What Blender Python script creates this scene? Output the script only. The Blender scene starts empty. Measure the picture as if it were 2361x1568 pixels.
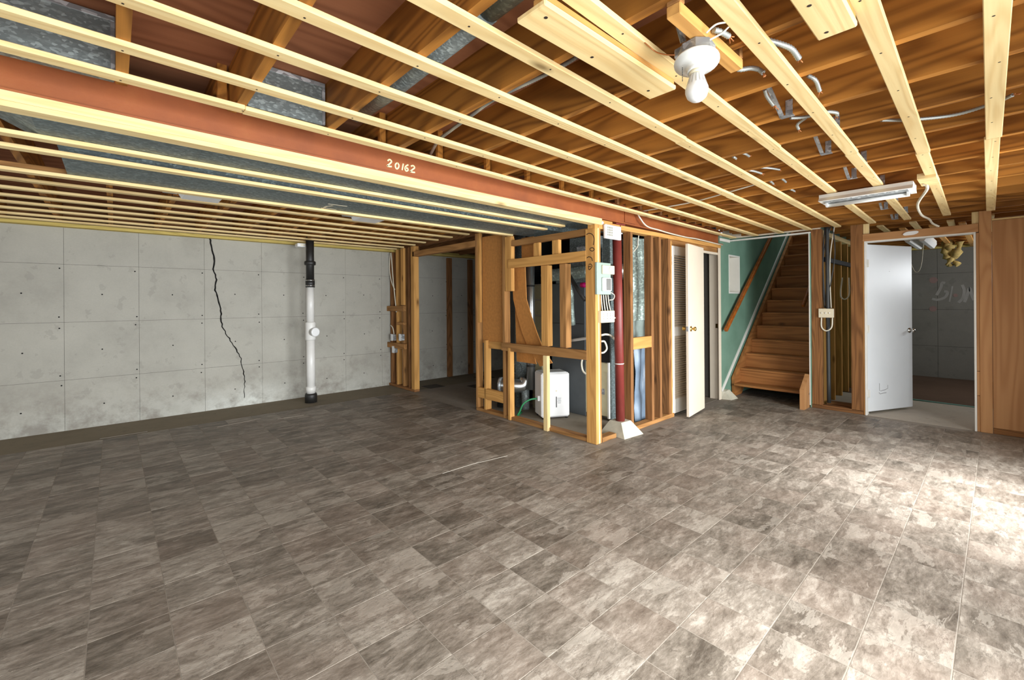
import bpy, math, random
from mathutils import Vector, Matrix
random.seed(7)
S = bpy.context.scene
COL = S.collection

# ------------------------------------------------------------------ camera
FPX, CXP, CYP, HCAM, ROLL = 1014.5, 1180.5, 698.0, 1.365, 0.0075
YAW = math.radians(47.84)
FW = Vector((math.cos(YAW), math.sin(YAW), 0)); RT0 = Vector((math.sin(YAW), -math.cos(YAW), 0)); UP0 = Vector((0, 0, 1))
RT = (RT0 - ROLL * UP0).normalized(); UPV = (UP0 + ROLL * RT0).normalized()
CAM = Vector((0, 0, HCAM))
cd = bpy.data.cameras.new('camera'); cam = bpy.data.objects.new('camera', cd); COL.objects.link(cam)
cd.sensor_width = 36; cd.sensor_fit = 'HORIZONTAL'; cd.lens = 36 * FPX / 2361
cd.shift_y = (CYP - 784) / 2361; cd.clip_start = 0.02; cd.clip_end = 100
cam.matrix_world = Matrix(((RT.x, UPV.x, -FW.x, CAM.x), (RT.y, UPV.y, -FW.y, CAM.y), (RT.z, UPV.z, -FW.z, CAM.z), (0, 0, 0, 1)))
S.camera = cam
def ray(u, v): return FW + RT * ((u - CXP) / FPX) + UPV * ((CYP - v) / FPX)
def onz(u, v, z=0.0): d = ray(u, v); return CAM + d * ((z - HCAM) / d.z)
def onx(u, v, x): d = ray(u, v); return CAM + d * (x / d.x)
def ony(u, v, y): d = ray(u, v); return CAM + d * (y / d.y)
def proj(p):
    q = Vector(p) - CAM; w = q.dot(FW); return (CXP + FPX * q.dot(RT) / w, CYP - FPX * q.dot(UPV) / w, w)

# ------------------------------------------------------------------ light
S.view_settings.view_transform = 'Standard'; S.view_settings.look = 'None'
S.view_settings.gamma = 1; S.view_settings.use_curve_mapping = False
S.view_settings.exposure = -0.08
W = bpy.data.worlds.new('world'); S.world = W; W.use_nodes = True
bg = W.node_tree.nodes['Background']; bg.inputs[0].default_value = (0.80, 0.90, 1.0, 1); bg.inputs[1].default_value = 1.5
def area(name, loc, rot, sx, sy, power, col, spread=180):
    l = bpy.data.lights.new(name, 'AREA'); l.shape = 'RECTANGLE'; l.size = sx; l.size_y = sy; l.energy = power
    l.color = col; l.spread = math.radians(spread)
    o = bpy.data.objects.new(name, l); COL.objects.link(o); o.location = loc; o.rotation_euler = rot
    return o
# daylight entering by the glazed openings of the right-hand wall
DAY = (0.93, 0.97, 1.0)
area('daylight_patio_door', (4.30, -1.32, 1.05), (math.radians(78), 0, 0), 1.55, 2.0, 130, DAY, 125)
area('daylight_window', (.95, -1.32, 1.05), (math.radians(78), 0, 0), 3.3, 2.0, 190, DAY, 125)
area('skylight_patio_door', (4.25, -1.30, 1.75), (math.radians(42), 0, 0), 1.25, .7, 25, DAY, 46)
area('skylight_window', (1.65, -1.30, 1.75), (math.radians(42), 0, 0), 1.5, .7, 25, DAY, 46)
area('fill_rear_opening', (-2.42, 2.2, 1.25), (math.radians(90), 0, math.radians(-90)), 5.2, 1.7, 18, (0.96, 0.98, 1.0), 180)  # added fill light from behind the camera, no known window
area('fill_storeroom', (8.9, -.985, 1.7), (math.radians(80), 0, 0), 1.2, .5, 48, DAY)  # added fill to lift the dark storeroom, its side wall has no window
area('daylight_upstairs_hall', (9.3, 2.1, 4.45), (0, 0, 0), 1.2, .7, 16, (.85, .92, 1.0))

# ------------------------------------------------------------------ mesh helpers
WL = {}
class MB:
    def __init__(s): s.v = []; s.f = []; s.sm = []
    def add(s, vs, fs, smooth=False):
        n = len(s.v); s.v += [Vector(p) for p in vs]; s.f += [tuple(i + n for i in f) for f in fs]; s.sm += [smooth] * len(fs); return s
    def box(s, lo, hi, c=0.0):
        return s.obox(((Vector(lo) + Vector(hi)) / 2), [abs(b - a) for a, b in zip(lo, hi)], None, c)
    def obox(s, ctr, size, M=None, c=0.0):
        M = M or Matrix.Identity(3); ctr = Vector(ctr); h = [x / 2 for x in size]
        if c <= 0 or min(h) <= c * 1.2:
            vs = [ctr + M @ Vector((sx * h[0], sy * h[1], sz * h[2])) for sx in (-1, 1) for sy in (-1, 1) for sz in (-1, 1)]
            return s.add(vs, [(0, 1, 3, 2), (4, 6, 7, 5), (0, 4, 5, 1), (2, 3, 7, 6), (0, 2, 6, 4), (1, 5, 7, 3)])
        idx = {}; vs = []
        for sx in (-1, 1):
            for sy in (-1, 1):
                for sz in (-1, 1):
                    for a in range(3):
                        q = [sx * (h[0] - c), sy * (h[1] - c), sz * (h[2] - c)]; q[a] = (sx, sy, sz)[a] * h[a]
                        idx[(sx, sy, sz, a)] = len(vs); vs.append(ctr + M @ Vector(q))
        fs = []
        for a in range(3):
            b, d = (a + 1) % 3, (a + 2) % 3
            for sg in (-1, 1):
                def k(sb, sd):
                    t = [0, 0, 0]; t[a] = sg; t[b] = sb; t[d] = sd; return idx[(*t, a)]
                q = [k(-1, -1), k(1, -1), k(1, 1), k(-1, 1)]
                fs.append(tuple(q if sg > 0 else q[::-1]))
            for sb in (-1, 1):
                for sd in (-1, 1):
                    def k2(sa, ax):
                        t = [0, 0, 0]; t[a] = sa; t[b] = sb; t[d] = sd; return idx[(*t, ax)]
                    q = [k2(-1, b), k2(1, b), k2(1, d), k2(-1, d)]
                    fs.append(tuple(q if sb * sd < 0 else q[::-1]))
        for sx in (-1, 1):
            for sy in (-1, 1):
                for sz in (-1, 1):
                    q = [idx[(sx, sy, sz, a)] for a in range(3)]
                    fs.append(tuple(q if sx * sy * sz > 0 else q[::-1]))
        return s.add(vs, fs)
    def bar(s, p0, p1, w, h, c=0.0, up=(0, 0, 1)):      # box along p0-p1, w across, h along up
        p0 = Vector(p0); p1 = Vector(p1); d = (p1 - p0); L = d.length; d.normalize()
        side = d.cross(Vector(up)).normalized(); u = side.cross(d)
        M = Matrix((d, side, u)).transposed()
        return s.obox((p0 + p1) / 2, (L, w, h), M, c)
    def rings(s, rs, cap=True, smooth=True):
        n = len(rs[0]); vs = [p for r in rs for p in r]; fs = []
        for i in range(len(rs) - 1):
            for j in range(n):
                fs.append((i * n + j, i * n + (j + 1) % n, (i + 1) * n + (j + 1) % n, (i + 1) * n + j))
        s.add(vs, fs, smooth)
        if cap:
            m = len(s.v) - len(vs)
            s.f.append(tuple(m + j for j in range(n))[::-1]); s.sm.append(False)
            s.f.append(tuple(m + (len(rs) - 1) * n + j for j in range(n))); s.sm.append(False)
        return s
    def tube(s, pts, r, seg=8, cap=True, rib=0):
        pts = [Vector(p) for p in pts]; rs = []; prev = None
        for i, p in enumerate(pts):
            d = (pts[min(i + 1, len(pts) - 1)] - pts[max(i - 1, 0)]).normalized()
            if prev is None:
                a = Vector((0, 0, 1)) if abs(d.z) < .9 else Vector((1, 0, 0)); x = d.cross(a).normalized()
            else: x = (prev - d * prev.dot(d)).normalized()
            prev = x; y = d.cross(x); rr = r[i] if isinstance(r, (list, tuple)) else r
            if rib and i % 2: rr *= rib
            rs.append([p + (x * math.cos(t) + y * math.sin(t)) * rr for t in [2 * math.pi * k / seg for k in range(seg)]])
        return s.rings(rs, cap)
    def lathe(s, base, prof, axis=(0, 0, 1), seg=20):   # prof: (radius, height along axis)
        d = Vector(axis).normalized(); a = Vector((0, 0, 1)) if abs(d.z) < .9 else Vector((1, 0, 0))
        x = d.cross(a).normalized(); y = d.cross(x); b = Vector(base)
        rs = [[b + d * h + (x * math.cos(t) + y * math.sin(t)) * max(r, .0004) for t in [2 * math.pi * k / seg for k in range(seg)]] for r, h in prof]
        return s.rings(rs)
    def prism(s, poly, ext):                            # poly: 3-D points, ext: extrusion vector
        n = len(poly); e = Vector(ext); vs = [Vector(p) for p in poly] + [Vector(p) + e for p in poly]
        fs = [tuple(range(n))[::-1], tuple(range(n, 2 * n))] + [(i, (i + 1) % n, n + (i + 1) % n, n + i) for i in range(n)]
        return s.add(vs, fs)
    def stroke(s, pts, w, nrm, t=0.0012):               # a painted or cut line lying on a surface
        nrm = Vector(nrm).normalized(); pts = [Vector(p) for p in pts]
        n = len(pts); L = []; R_ = []
        for i, p in enumerate(pts):
            d = (pts[min(i + 1, n - 1)] - pts[max(i - 1, 0)]).normalized(); sd = d.cross(nrm)
            ww = (w[i] if isinstance(w, (list, tuple)) else w) / 2
            L.append(p + sd * ww); R_.append(p - sd * ww)
        vs = [q + nrm * t for q in L] + [q + nrm * t for q in R_] + L + R_
        fs = []
        for i in range(n - 1):
            fs += [(i, i + 1, n + i + 1, n + i), (i, 2 * n + i, 2 * n + i + 1, i + 1), (n + i + 1, 3 * n + i + 1, 3 * n + i, n + i)]
        return s.add(vs, fs)
    def build(s, name, mat, parent=None):
        if parent is not None: org = WL[parent.as_pointer()]
        else:
            xs = [p.x for p in s.v]; ys = [p.y for p in s.v]; zs = [p.z for p in s.v]
            org = Vector(((min(xs) + max(xs)) / 2, (min(ys) + max(ys)) / 2, min(zs)))
        me = bpy.data.meshes.new(name); me.from_pydata([tuple(p - org) for p in s.v], [], s.f)
        me.polygons.foreach_set('use_smooth', s.sm); me.update()
        me.materials.append(mat)
        o = bpy.data.objects.new(name, me); COL.objects.link(o)
        if parent is not None: o.parent = parent
        else: o.location = org
        WL[o.as_pointer()] = org
        return o
def tag(o, label=None, cat=None, group=None, kind=None):
    if label: o['label'] = label
    if cat: o['category'] = cat
    if group: o['group'] = group
    if kind: o['kind'] = kind
    return o
def thing(name, loc, label=None, cat=None, group=None, kind=None):
    o = bpy.data.objects.new(name, None); COL.objects.link(o); o.location = loc; o.empty_display_size = .1
    WL[o.as_pointer()] = Vector(loc); return tag(o, label, cat, group, kind)
def smoothline(pts, n=6):                               # Catmull-Rom through pts
    P = [Vector(p) for p in pts]; P = [2 * P[0] - P[1]] + P + [2 * P[-1] - P[-2]]; out = []
    for i in range(1, len(P) - 2):
        for k in range(n):
            t = k / n; a, b, c, d = P[i - 1], P[i], P[i + 1], P[i + 2]
            out.append(.5 * ((2 * b) + (c - a) * t + (2 * a - 5 * b + 4 * c - d) * t * t + (3 * b - a - 3 * c + d) * t ** 3))
    return out + [P[-2]]
def resample(pts, step):
    pts = [Vector(p) for p in pts]; out = [pts[0]]; acc = 0
    for a, b in zip(pts, pts[1:]):
        L = (b - a).length; t = step - acc
        while t < L: out.append(a + (b - a) * (t / L)); t += step
        acc = (acc + L) % step
    return out + [pts[-1]]

# ------------------------------------------------------------------ materials
def srgb(r, g, b): return tuple(((c / 255) / 12.92 if c / 255 <= .04045 else ((c / 255 + .055) / 1.055) ** 2.4) for c in (r, g, b)) + (1,)
class NT:
    def __init__(s, name):
        s.m = bpy.data.materials.new(name); s.m.use_nodes = True; s.t = s.m.node_tree; s.b = s.t.nodes['Principled BSDF']
    def n(s, typ, **kw):
        o = s.t.nodes.new(typ)
        for k, v in kw.items():
            if k.startswith('i_'):
                key = k[2:]; o.inputs[int(key) if key.isdigit() else key.replace('_', ' ')].default_value = v
            else: setattr(o, k, v)
        return o
    def l(s, a, b): s.t.links.new(a, b)
    def math(s, op, a, b=None, c=None):
        o = s.n('ShaderNodeMath', operation=op)
        for i, x in enumerate((a, b, c)):
            if x is None: continue
            if isinstance(x, (int, float)): o.inputs[i].default_value = x
            else: s.l(x, o.inputs[i])
        return o.outputs[0]
    def mix(s, fac, a, b, mode='MIX'):
        o = s.n('ShaderNodeMix', data_type='RGBA', blend_type=mode)
        for i, x in ((0, fac), (6, a), (7, b)):
            if isinstance(x, (int, float)): o.inputs[i].default_value = x
            elif isinstance(x, tuple): o.inputs[i].default_value = x
            else: s.l(x, o.inputs[i])
        return o.outputs[2]
    def ramp(s, fac, stops):
        o = s.n('ShaderNodeValToRGB'); s.l(fac, o.inputs[0]); e = o.color_ramp.elements
        while len(e) < len(stops): e.new(.5)
        for k, (p, c) in zip(e, stops): k.position = p; k.color = c
        return o.outputs[0]
    def noise(s, vec, scale, detail=3, rough=.55, dist=0):
        o = s.n('ShaderNodeTexNoise', i_Scale=scale, i_Detail=detail, i_Roughness=rough, i_Distortion=dist); s.l(vec, o.inputs['Vector']); return o
    def bump(s, h, strength=.3, dist=.01):
        o = s.n('ShaderNodeBump', i_Strength=strength, i_Distance=dist); s.l(h, o.inputs['Height']); s.l(o.outputs[0], s.b.inputs['Normal'])
    def obj(s): return s.n('ShaderNodeTexCoord').outputs['Object']
    def pos(s): return s.n('ShaderNodeNewGeometry').outputs['Position']
MATS = {}
def plain(name, col, rough=.6, metal=0, vary=.06, nscale=9, bump=0):
    if name in MATS: return MATS[name]
    t = NT(name); n = t.noise(t.pos(), nscale, 4)
    lo = tuple(c * (1 - vary * 2) for c in col[:3]) + (1,); hi = tuple(min(1, c * (1 + vary)) for c in col[:3]) + (1,)
    t.l(t.ramp(n.outputs[0], [(.3, lo), (.7, hi)]), t.b.inputs['Base Color'])
    t.b.inputs['Roughness'].default_value = rough; t.b.inputs['Metallic'].default_value = metal
    if bump: t.bump(t.noise(t.pos(), nscale * 12, 3).outputs[0], bump, .003)
    MATS[name] = t.m; return t.m
def wood(name, light, dark, axis, rings=38, amt=.55, rough=.72, tint=.18, knots=True, across=5.5, along=.55):
    key = name + '_' + axis
    if key in MATS: return MATS[key]
    t = NT(key); oi = t.n('ShaderNodeObjectInfo'); rnd = oi.outputs['Random']
    sc = [across] * 3; sc['xyz'.index(axis)] = along
    vm = t.n('ShaderNodeVectorMath', operation='MULTIPLY'); t.l(t.pos(), vm.inputs[0]); vm.inputs[1].default_value = sc
    off = t.math('MULTIPLY', rnd, 37.0)
    cb = t.n('ShaderNodeCombineXYZ'); [t.l(off, cb.inputs[i]) for i in range(3)]
    va = t.n('ShaderNodeVectorMath', operation='ADD'); t.l(vm.outputs[0], va.inputs[0]); t.l(cb.outputs[0], va.inputs[1]); V = va.outputs[0]
    n1 = t.noise(V, .9, 2, .45, .25)
    s1 = t.math('SINE', t.math('MULTIPLY', n1.outputs[0], rings * 3.0))
    g = t.math('MULTIPLY_ADD', s1, .5, .5); g = t.math('POWER', g, 1.6)
    vf = t.n('ShaderNodeVectorMath', operation='MULTIPLY'); t.l(V, vf.inputs[0]); f = [22] * 3; f['xyz'.index(axis)] = 3; vf.inputs[1].default_value = f
    n2 = t.noise(vf.outputs[0], 1, 3, .6)
    gg = t.math('ADD', t.math('MULTIPLY', g, .65), t.math('MULTIPLY', n2.outputs[0], .5))
    n3 = t.noise(V, .35, 3)
    gg = t.math('ADD', gg, t.math('MULTIPLY', t.math('SUBTRACT', n3.outputs[0], .5), .7))
    fac = t.math('MULTIPLY', gg, amt)
    c = t.mix(fac, light, dark)
    if knots:
        vo = t.n('ShaderNodeTexVoronoi', i_Scale=1.0); vk = t.n('ShaderNodeVectorMath', operation='MULTIPLY'); t.l(V, vk.inputs[0]); kk = [.75] * 3; kk['xyz'.index(axis)] = 3.2; vk.inputs[1].default_value = kk; t.l(vk.outputs[0], vo.inputs['Vector'])
        d = t.n('ShaderNodeMapRange', i_1=.13, i_2=.03, i_3=0.0, i_4=.85); t.l(vo.outputs['Distance'], d.inputs[0])
        c = t.mix(d.outputs[0], c, tuple(x * .35 for x in dark[:3]) + (1,))
    hv = t.n('ShaderNodeHueSaturation'); t.l(c, hv.inputs['Color'])
    t.l(t.math('MULTIPLY_ADD', rnd, tint * 2, 1 - tint), hv.inputs['Value'])
    t.l(hv.outputs[0], t.b.inputs['Base Color']); t.b.inputs['Roughness'].default_value = rough
    t.b.inputs['Specular IOR Level'].default_value = .25
    t.bump(gg, .25, .002)
    MATS[key] = t.m; return t.m
def pine(ax): return wood('pine_furring', srgb(236, 212, 156), srgb(205, 165, 102), ax, 26, .5, .7, .07, True, 7)
def joistw(ax): return wood('fir_joist', srgb(188, 126, 54), srgb(100, 58, 20), ax, 30, .72, .6, .16, True, 4.2, .42)
def oldw(ax): return wood('aged_stud', srgb(176, 128, 76), srgb(104, 68, 34), ax, 22, .6, .75, .16, True, 6)
def darkw(ax): return wood('dark_lumber', srgb(150, 104, 62), srgb(84, 54, 30), ax, 34, .7, .8, .2, True, 6)
def goldw(ax): return wood('golden_stud', srgb(208, 156, 88), srgb(150, 100, 48), ax, 22, .5, .7, .1, True, 6)
def stairw(ax): return wood('stair_pine', srgb(178, 120, 68), srgb(112, 68, 34), ax, 18, .6, .5, .14, True, 5)
def plyw(ax): return wood('subfloor_plywood', srgb(168, 112, 78), srgb(124, 78, 52), ax, 30, .7, .8, .1, False, 2.2, .3)
def panelw(ax): return wood('lauan_panel', srgb(190, 142, 94), srgb(160, 110, 66), ax, 26, .7, .5, .05, False, 3.2, .35)
def treated(ax): return wood('treated_sill', srgb(214, 190, 110), srgb(160, 140, 72), ax, 26, .6, .8, .1, True, 6)
def metal(name, base, rough=.42, sc=38, met=.75):
    if name in MATS: return MATS[name]
    t = NT(name); v = t.n('ShaderNodeTexVoronoi', i_Scale=sc); vm = t.n('ShaderNodeVectorMath', operation='MULTIPLY'); t.l(t.pos(), vm.inputs[0]); vm.inputs[1].default_value = (.55, 1, 1); t.l(vm.outputs[0], v.inputs['Vector'])
    sp = t.n('ShaderNodeSeparateColor'); t.l(v.outputs['Color'], sp.inputs[0])
    n = t.noise(t.pos(), 2.2, 3)
    f = t.math('ADD', t.math('MULTIPLY', t.math('POWER', sp.outputs[0], 3.0), .75), t.math('MULTIPLY', n.outputs[0], .45))
    t.l(t.ramp(f, [(.1, tuple(c * .62 for c in base[:3]) + (1,)), (.5, base), (1, tuple(min(1, c * 1.7) for c in base[:3]) + (1,))]), t.b.inputs['Base Color'])
    t.b.inputs['Metallic'].default_value = met
    t.l(t.math('MULTIPLY_ADD', sp.outputs[1], .2, rough - .1), t.b.inputs['Roughness'])
    MATS[name] = t.m; return t.m
galv = metal('galvanised_sheet', srgb(128, 136, 134), .5, 130, .35)
duct = metal('galvanised_duct', srgb(108, 120, 120), .55, 120, .3)
zinc = metal('zinc_strap', srgb(176, 180, 182), .4, 60, .55)
flexm = plain('flex_conduit', srgb(178, 182, 176), .4, .5)
steel = plain('bright_steel', srgb(188, 190, 188), .27, .9, .06, 3)
white = plain('white_paint', srgb(232, 230, 222), .45, 0, .02)
cream = plain('cream_paint', srgb(226, 212, 190), .5, 0, .025, 3)
doorw = plain('white_door_paint', srgb(226, 229, 230), .38, 0, .015, 3)
plastic = plain('white_plastic', srgb(236, 236, 234), .35, 0, .01)
porc = plain('porcelain', srgb(222, 222, 216), .25, 0, .01)
pvc = plain('pvc_white', srgb(226, 224, 218), .35, 0, .03, 6)
black = plain('black_rubber', srgb(34, 33, 31), .5, 0, .1)
blackc = plain('black_cable', srgb(52, 54, 54), .5)
whitec = plain('white_cable', srgb(226, 220, 200), .5)
copper = plain('copper_wire', srgb(190, 120, 70), .4, .6)
almond = plain('almond_plate', srgb(226, 216, 188), .5, 0, .02)
brass = plain('polished_brass', srgb(214, 176, 96), .22, .95, .05)
chrome = plain('satin_chrome', srgb(206, 204, 198), .2, .95, .03)
green_g = plain('grey_green_panel', srgb(158, 176, 164), .5, 0, .04)
darkcase = plain('furnace_casing', srgb(86, 90, 92), .5, .1, .08, 5)
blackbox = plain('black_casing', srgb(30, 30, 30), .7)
creampanel = plain('furnace_cream', srgb(214, 206, 168), .45, 0, .04)
hardb = plain('brown_fibreboard', srgb(182, 122, 58), .75, 0, .08, 30, .15)
redcol = plain('red_oxide_column', srgb(124, 50, 44), .42, 0, .08, 8)
footm = plain('painted_footing', srgb(196, 190, 170), .8, 0, .1, 8, .3)
teal = plain('teal_strip', srgb(96, 140, 128), .5)
marker = plain('marker_ink', srgb(46, 32, 22), .8)
paintm = plain('yellow_paint_marks', srgb(240, 222, 170), .7)
chalk = plain('white_chalk', srgb(150, 146, 140), .95)
chalkp = plain('pink_chalk', srgb(140, 114, 108), .95)
crackm = plain('crack_shadow', srgb(20, 19, 17), 1)
foil = metal('foil_wrap', srgb(160, 176, 168), .38, 70, .4)
bluep = plain('blue_grey_plastic', srgb(120, 138, 156), .4, 0, .16, 5)
insul = plain('fibreglass_insulation', srgb(186, 160, 96), .95, 0, .2, 20, .6)
hose = plain('green_hose', srgb(44, 128, 80), .4)
railm = wood('handrail_wood', srgb(176, 100, 40), srgb(120, 62, 22), 'x', 20, .6, .35, .05, False)
def mk_red():
    t = NT('red_primer_steel'); P = t.pos(); n = t.noise(P, 2.3, 5, .6); n2 = t.noise(P, 160, 2)
    c = t.ramp(n.outputs[0], [(.3, srgb(130, 70, 34)), (.55, srgb(156, 86, 40)), (.8, srgb(174, 106, 56))])
    t.l(t.mix(t.math('MULTIPLY', n2.outputs[0], .25), c, srgb(146, 66, 36)), t.b.inputs['Base Color']); t.b.inputs['Roughness'].default_value = .55
    t.bump(n2.outputs[0], .15, .002); return t.m
redp = mk_red()
def mk_conc(name, base, stain=False, dark=.78):
    t = NT(name); P = t.pos(); n = t.noise(P, 1.6, 6, .65); n2 = t.noise(P, 60, 4, .7); n3 = t.noise(P, 7, 5, .6)
    c = t.ramp(n.outputs[0], [(.25, tuple(x * dark for x in base[:3]) + (1,)), (.5, base), (.75, tuple(min(1, x * 1.12) for x in base[:3]) + (1,))])
    c = t.mix(t.math('MULTIPLY', n2.outputs[0], .35), c, tuple(x * .6 for x in base[:3]) + (1,))
    c = t.mix(t.math('MULTIPLY', t.math('GREATER_THAN', n3.outputs[0], .62), .3), c, tuple(x * .62 for x in base[:3]) + (1,))
    if stain:
        sx = t.n('ShaderNodeSeparateXYZ'); t.l(P, sx.inputs[0])
        low = t.n('ShaderNodeMapRange', i_1=.34, i_2=.0, i_3=0.0, i_4=1.0); t.l(sx.outputs[2], low.inputs[0])
        cx = t.math('SUBTRACT', 1.0, t.math('MULTIPLY', t.math('ABSOLUTE', t.math('SUBTRACT', sx.outputs[0], 1.35)), .95))
        cx = t.math('MAXIMUM', cx, .28)
        k = t.math('MULTIPLY', t.math('MULTIPLY', low.outputs[0], cx), t.math('MULTIPLY_ADD', t.noise(P, 5, 5, .7).outputs[0], 3.4, -.85))
        k = t.n('ShaderNodeClamp').outputs[0] if False else t.math('MINIMUM', t.math('MAXIMUM', k, 0.0), .9)
        c = t.mix(k, c, srgb(214, 216, 208))
        k2 = t.n('ShaderNodeMapRange', i_1=.62, i_2=.10, i_3=0.0, i_4=1.0); t.l(sx.outputs[2], k2.inputs[0])
        kk = t.math('MINIMUM', t.math('MAXIMUM', t.math('MULTIPLY', k2.outputs[0], t.math('MULTIPLY_ADD', t.noise(P, 3.1, 5, .7).outputs[0], 3.0, -1.35)), 0.0), .55)
        c = t.mix(kk, c, srgb(112, 102, 92))
    t.l(c, t.b.inputs['Base Color']); t.b.inputs['Roughness'].default_value = .9; t.b.inputs['Specular IOR Level'].default_value = .2
    t.bump(n2.outputs[0], .25, .004); return t.m
concrete = mk_conc('poured_concrete', srgb(178, 175, 164), True)
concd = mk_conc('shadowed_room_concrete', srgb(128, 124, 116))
slab = mk_conc('bare_slab', srgb(134, 124, 106))
slab2 = mk_conc('utility_slab', srgb(138, 130, 116))
brownfl = mk_conc('brown_floor', srgb(92, 72, 58))
lightfl = mk_conc('worn_vinyl', srgb(176, 166, 152))
def mk_green():
    t = NT('green_wall_paint'); P = t.pos(); n = t.noise(P, 3, 4); n2 = t.noise(P, 90, 3)
    t.l(t.ramp(n.outputs[0], [(.3, srgb(104, 138, 118)), (.7, srgb(118, 152, 132))]), t.b.inputs['Base Color']); t.b.inputs['Roughness'].default_value = .7
    t.bump(n2.outputs[0], .2, .003); return t.m
greenp = mk_green()
# printed-slate vinyl tiles, one pattern offset per tile
TX0, TY0, TPX, TPY = -0.088, 0.119, 0.264, 0.262
def mk_tile():
    t = NT('slate_vinyl_tile'); P = t.pos(); sx = t.n('ShaderNodeSeparateXYZ'); t.l(P, sx.inputs[0])
    ix = t.math('FLOOR', t.math('DIVIDE', t.math('SUBTRACT', sx.outputs[0], TX0), TPX)); iy = t.math('FLOOR', t.math('DIVIDE', t.math('SUBTRACT', sx.outputs[1], TY0), TPY))
    cb = t.n('ShaderNodeCombineXYZ'); t.l(ix, cb.inputs[0]); t.l(iy, cb.inputs[1])
    wn = t.n('ShaderNodeTexWhiteNoise', noise_dimensions='3D'); t.l(cb.outputs[0], wn.inputs['Vector'])
    vm = t.n('ShaderNodeVectorMath', operation='MULTIPLY'); t.l(wn.outputs['Color'], vm.inputs[0]); vm.inputs[1].default_value = (40, 40, 40)
    va = t.n('ShaderNodeVectorMath', operation='ADD'); t.l(P, va.inputs[0]); t.l(vm.outputs[0], va.inputs[1])
    ms = t.n('ShaderNodeMapping'); ms.inputs['Scale'].default_value = (1.0, 2.6, 1); ms.inputs['Rotation'].default_value = (0, 0, .35); t.l(va.outputs[0], ms.inputs['Vector'])
    V = ms.outputs[0]
    n1 = t.noise(V, 4.2, 9, .72, .35); n2 = t.noise(V, 17, 8, .75, .3); n3 = t.noise(va.outputs[0], 1.7, 3, .5); n4 = t.noise(V, 2.6, 6, .62, .5); n5 = t.noise(V, 5.5, 6, .6, .8)
    f = t.math('ADD', t.math('MULTIPLY', n1.outputs[0], .60), t.math('ADD', t.math('MULTIPLY', n2.outputs[0], .40), t.math('MULTIPLY', t.math('SUBTRACT', wn.outputs['Value'], .5), .10)))
    c = t.ramp(f, [(.34, srgb(72, 64, 55)), (.45, srgb(106, 97, 86)), (.54, srgb(132, 122, 110)), (.66, srgb(172, 163, 150))])
    pl = t.n('ShaderNodeMapRange', i_1=.575, i_2=.585, i_3=0.0, i_4=.45); t.l(n4.outputs[0], pl.inputs[0])
    c = t.mix(pl.outputs[0], c, srgb(164, 155, 142))
    ck = t.n('ShaderNodeMapRange', i_1=.010, i_2=.002, i_3=0.0, i_4=.5); t.l(t.math('ABSOLUTE', t.math('SUBTRACT', n5.outputs[0], .5)), ck.inputs[0])
    c = t.mix(ck.outputs[0], c, srgb(70, 62, 54))
    pk = t.n('ShaderNodeMapRange', i_1=.45, i_2=.65, i_3=0.0, i_4=.12); t.l(n3.outputs[0], pk.inputs[0])
    c = t.mix(pk.outputs[0], c, srgb(150, 122, 106))
    t.l(c, t.b.inputs['Base Color']); t.l(t.math('MULTIPLY_ADD', n2.outputs[0], .2, .40), t.b.inputs['Roughness']); t.b.inputs['Specular IOR Level'].default_value = .35
    t.bump(t.math('ADD', n1.outputs[0], t.math('MULTIPLY', n2.outputs[0], .6)), .5, .004); return t.m
tilem = mk_tile()
grout = plain('tile_joint', srgb(138, 128, 115), .8)

# ================================================================== SETTING
ZJ = 2.275          # underside of joists
ZF = 2.255          # underside of furring strips
ZS = 2.51           # underside of the subfloor
XD, XP, YU, YW = 6.60, 3.42, 2.58, 6.87    # door wall, utility partition, utility front, concrete wall

# ---- floor: slab + vinyl tiles
floor = tag(MB().box((-2.6, -1.3, -.15), (12.2, 7.1, -.004)).build('floor', slab), kind='structure')
MB().box((XP + .06, 2.62, -.004), (6.2, 4.44, 0.001)).build('utility_slab', slab2, floor)
MB().box((XD + .02, -1.0, -.004), (8.02, 1.6, 0.0015)).build('worn_vinyl', lightfl, floor)
MB().box((8.08, -1.0, -.004), (10.7, 3.0, 0.001)).build('brown_floor', brownfl, floor)
MB().bar((8.09, .95, .004), (7.96, -.9, .004), .05, .012).build('edge_strip', teal, floor)
MB().box((-2.5, -1.0, -.004), (XD + .02, 6.14, -.0010)).build('vinyl_bed', grout, floor)
MB().box((XD + .02, 1.62, -.004), (7.2, 2.6, -.0010)).build('vinyl_bed', grout, floor)
def on_vinyl(x0, y0, x1, y1):
    cx, cy = (x0 + x1) / 2, (y0 + y1) / 2
    if cy > 6.12 or cx < -2.4 or cy < -1.0: return False
    if cx > XP - .06 and cy > 2.60 and cx < 6.3: return cx < XP + .02
    if cx > XD and cy < 1.6: return False
    if cx > 7.1 or (cx > 6.3 and cy > 2.56): return False
    return True
cells = []
for i in range(-9, 30):
    for j in range(-6, 26):
        x0, y0 = TX0 + i * TPX, TY0 + j * TPY; x1, y1 = x0 + TPX, y0 + TPY
        if not on_vinyl(x0, y0, x1, y1): continue
        c = [proj((x, y, 0)) for x in (x0, x1) for y in (y0, y1)]
        vis = all(q[2] > .3 for q in c) and any(0 <= q[0] <= 2361 and 0 <= q[1] <= 1568 for q in c)
        sz = 0
        if vis:
            us = [min(max(q[0], 0), 2361) for q in c]; vs = [min(max(q[1], 0), 1568) for q in c]; sz = (max(us) - min(us)) * (max(vs) - min(vs))
        cells.append((sz, x0, y0))
cells.sort(key=lambda c: -c[0])
G = .0018
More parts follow.
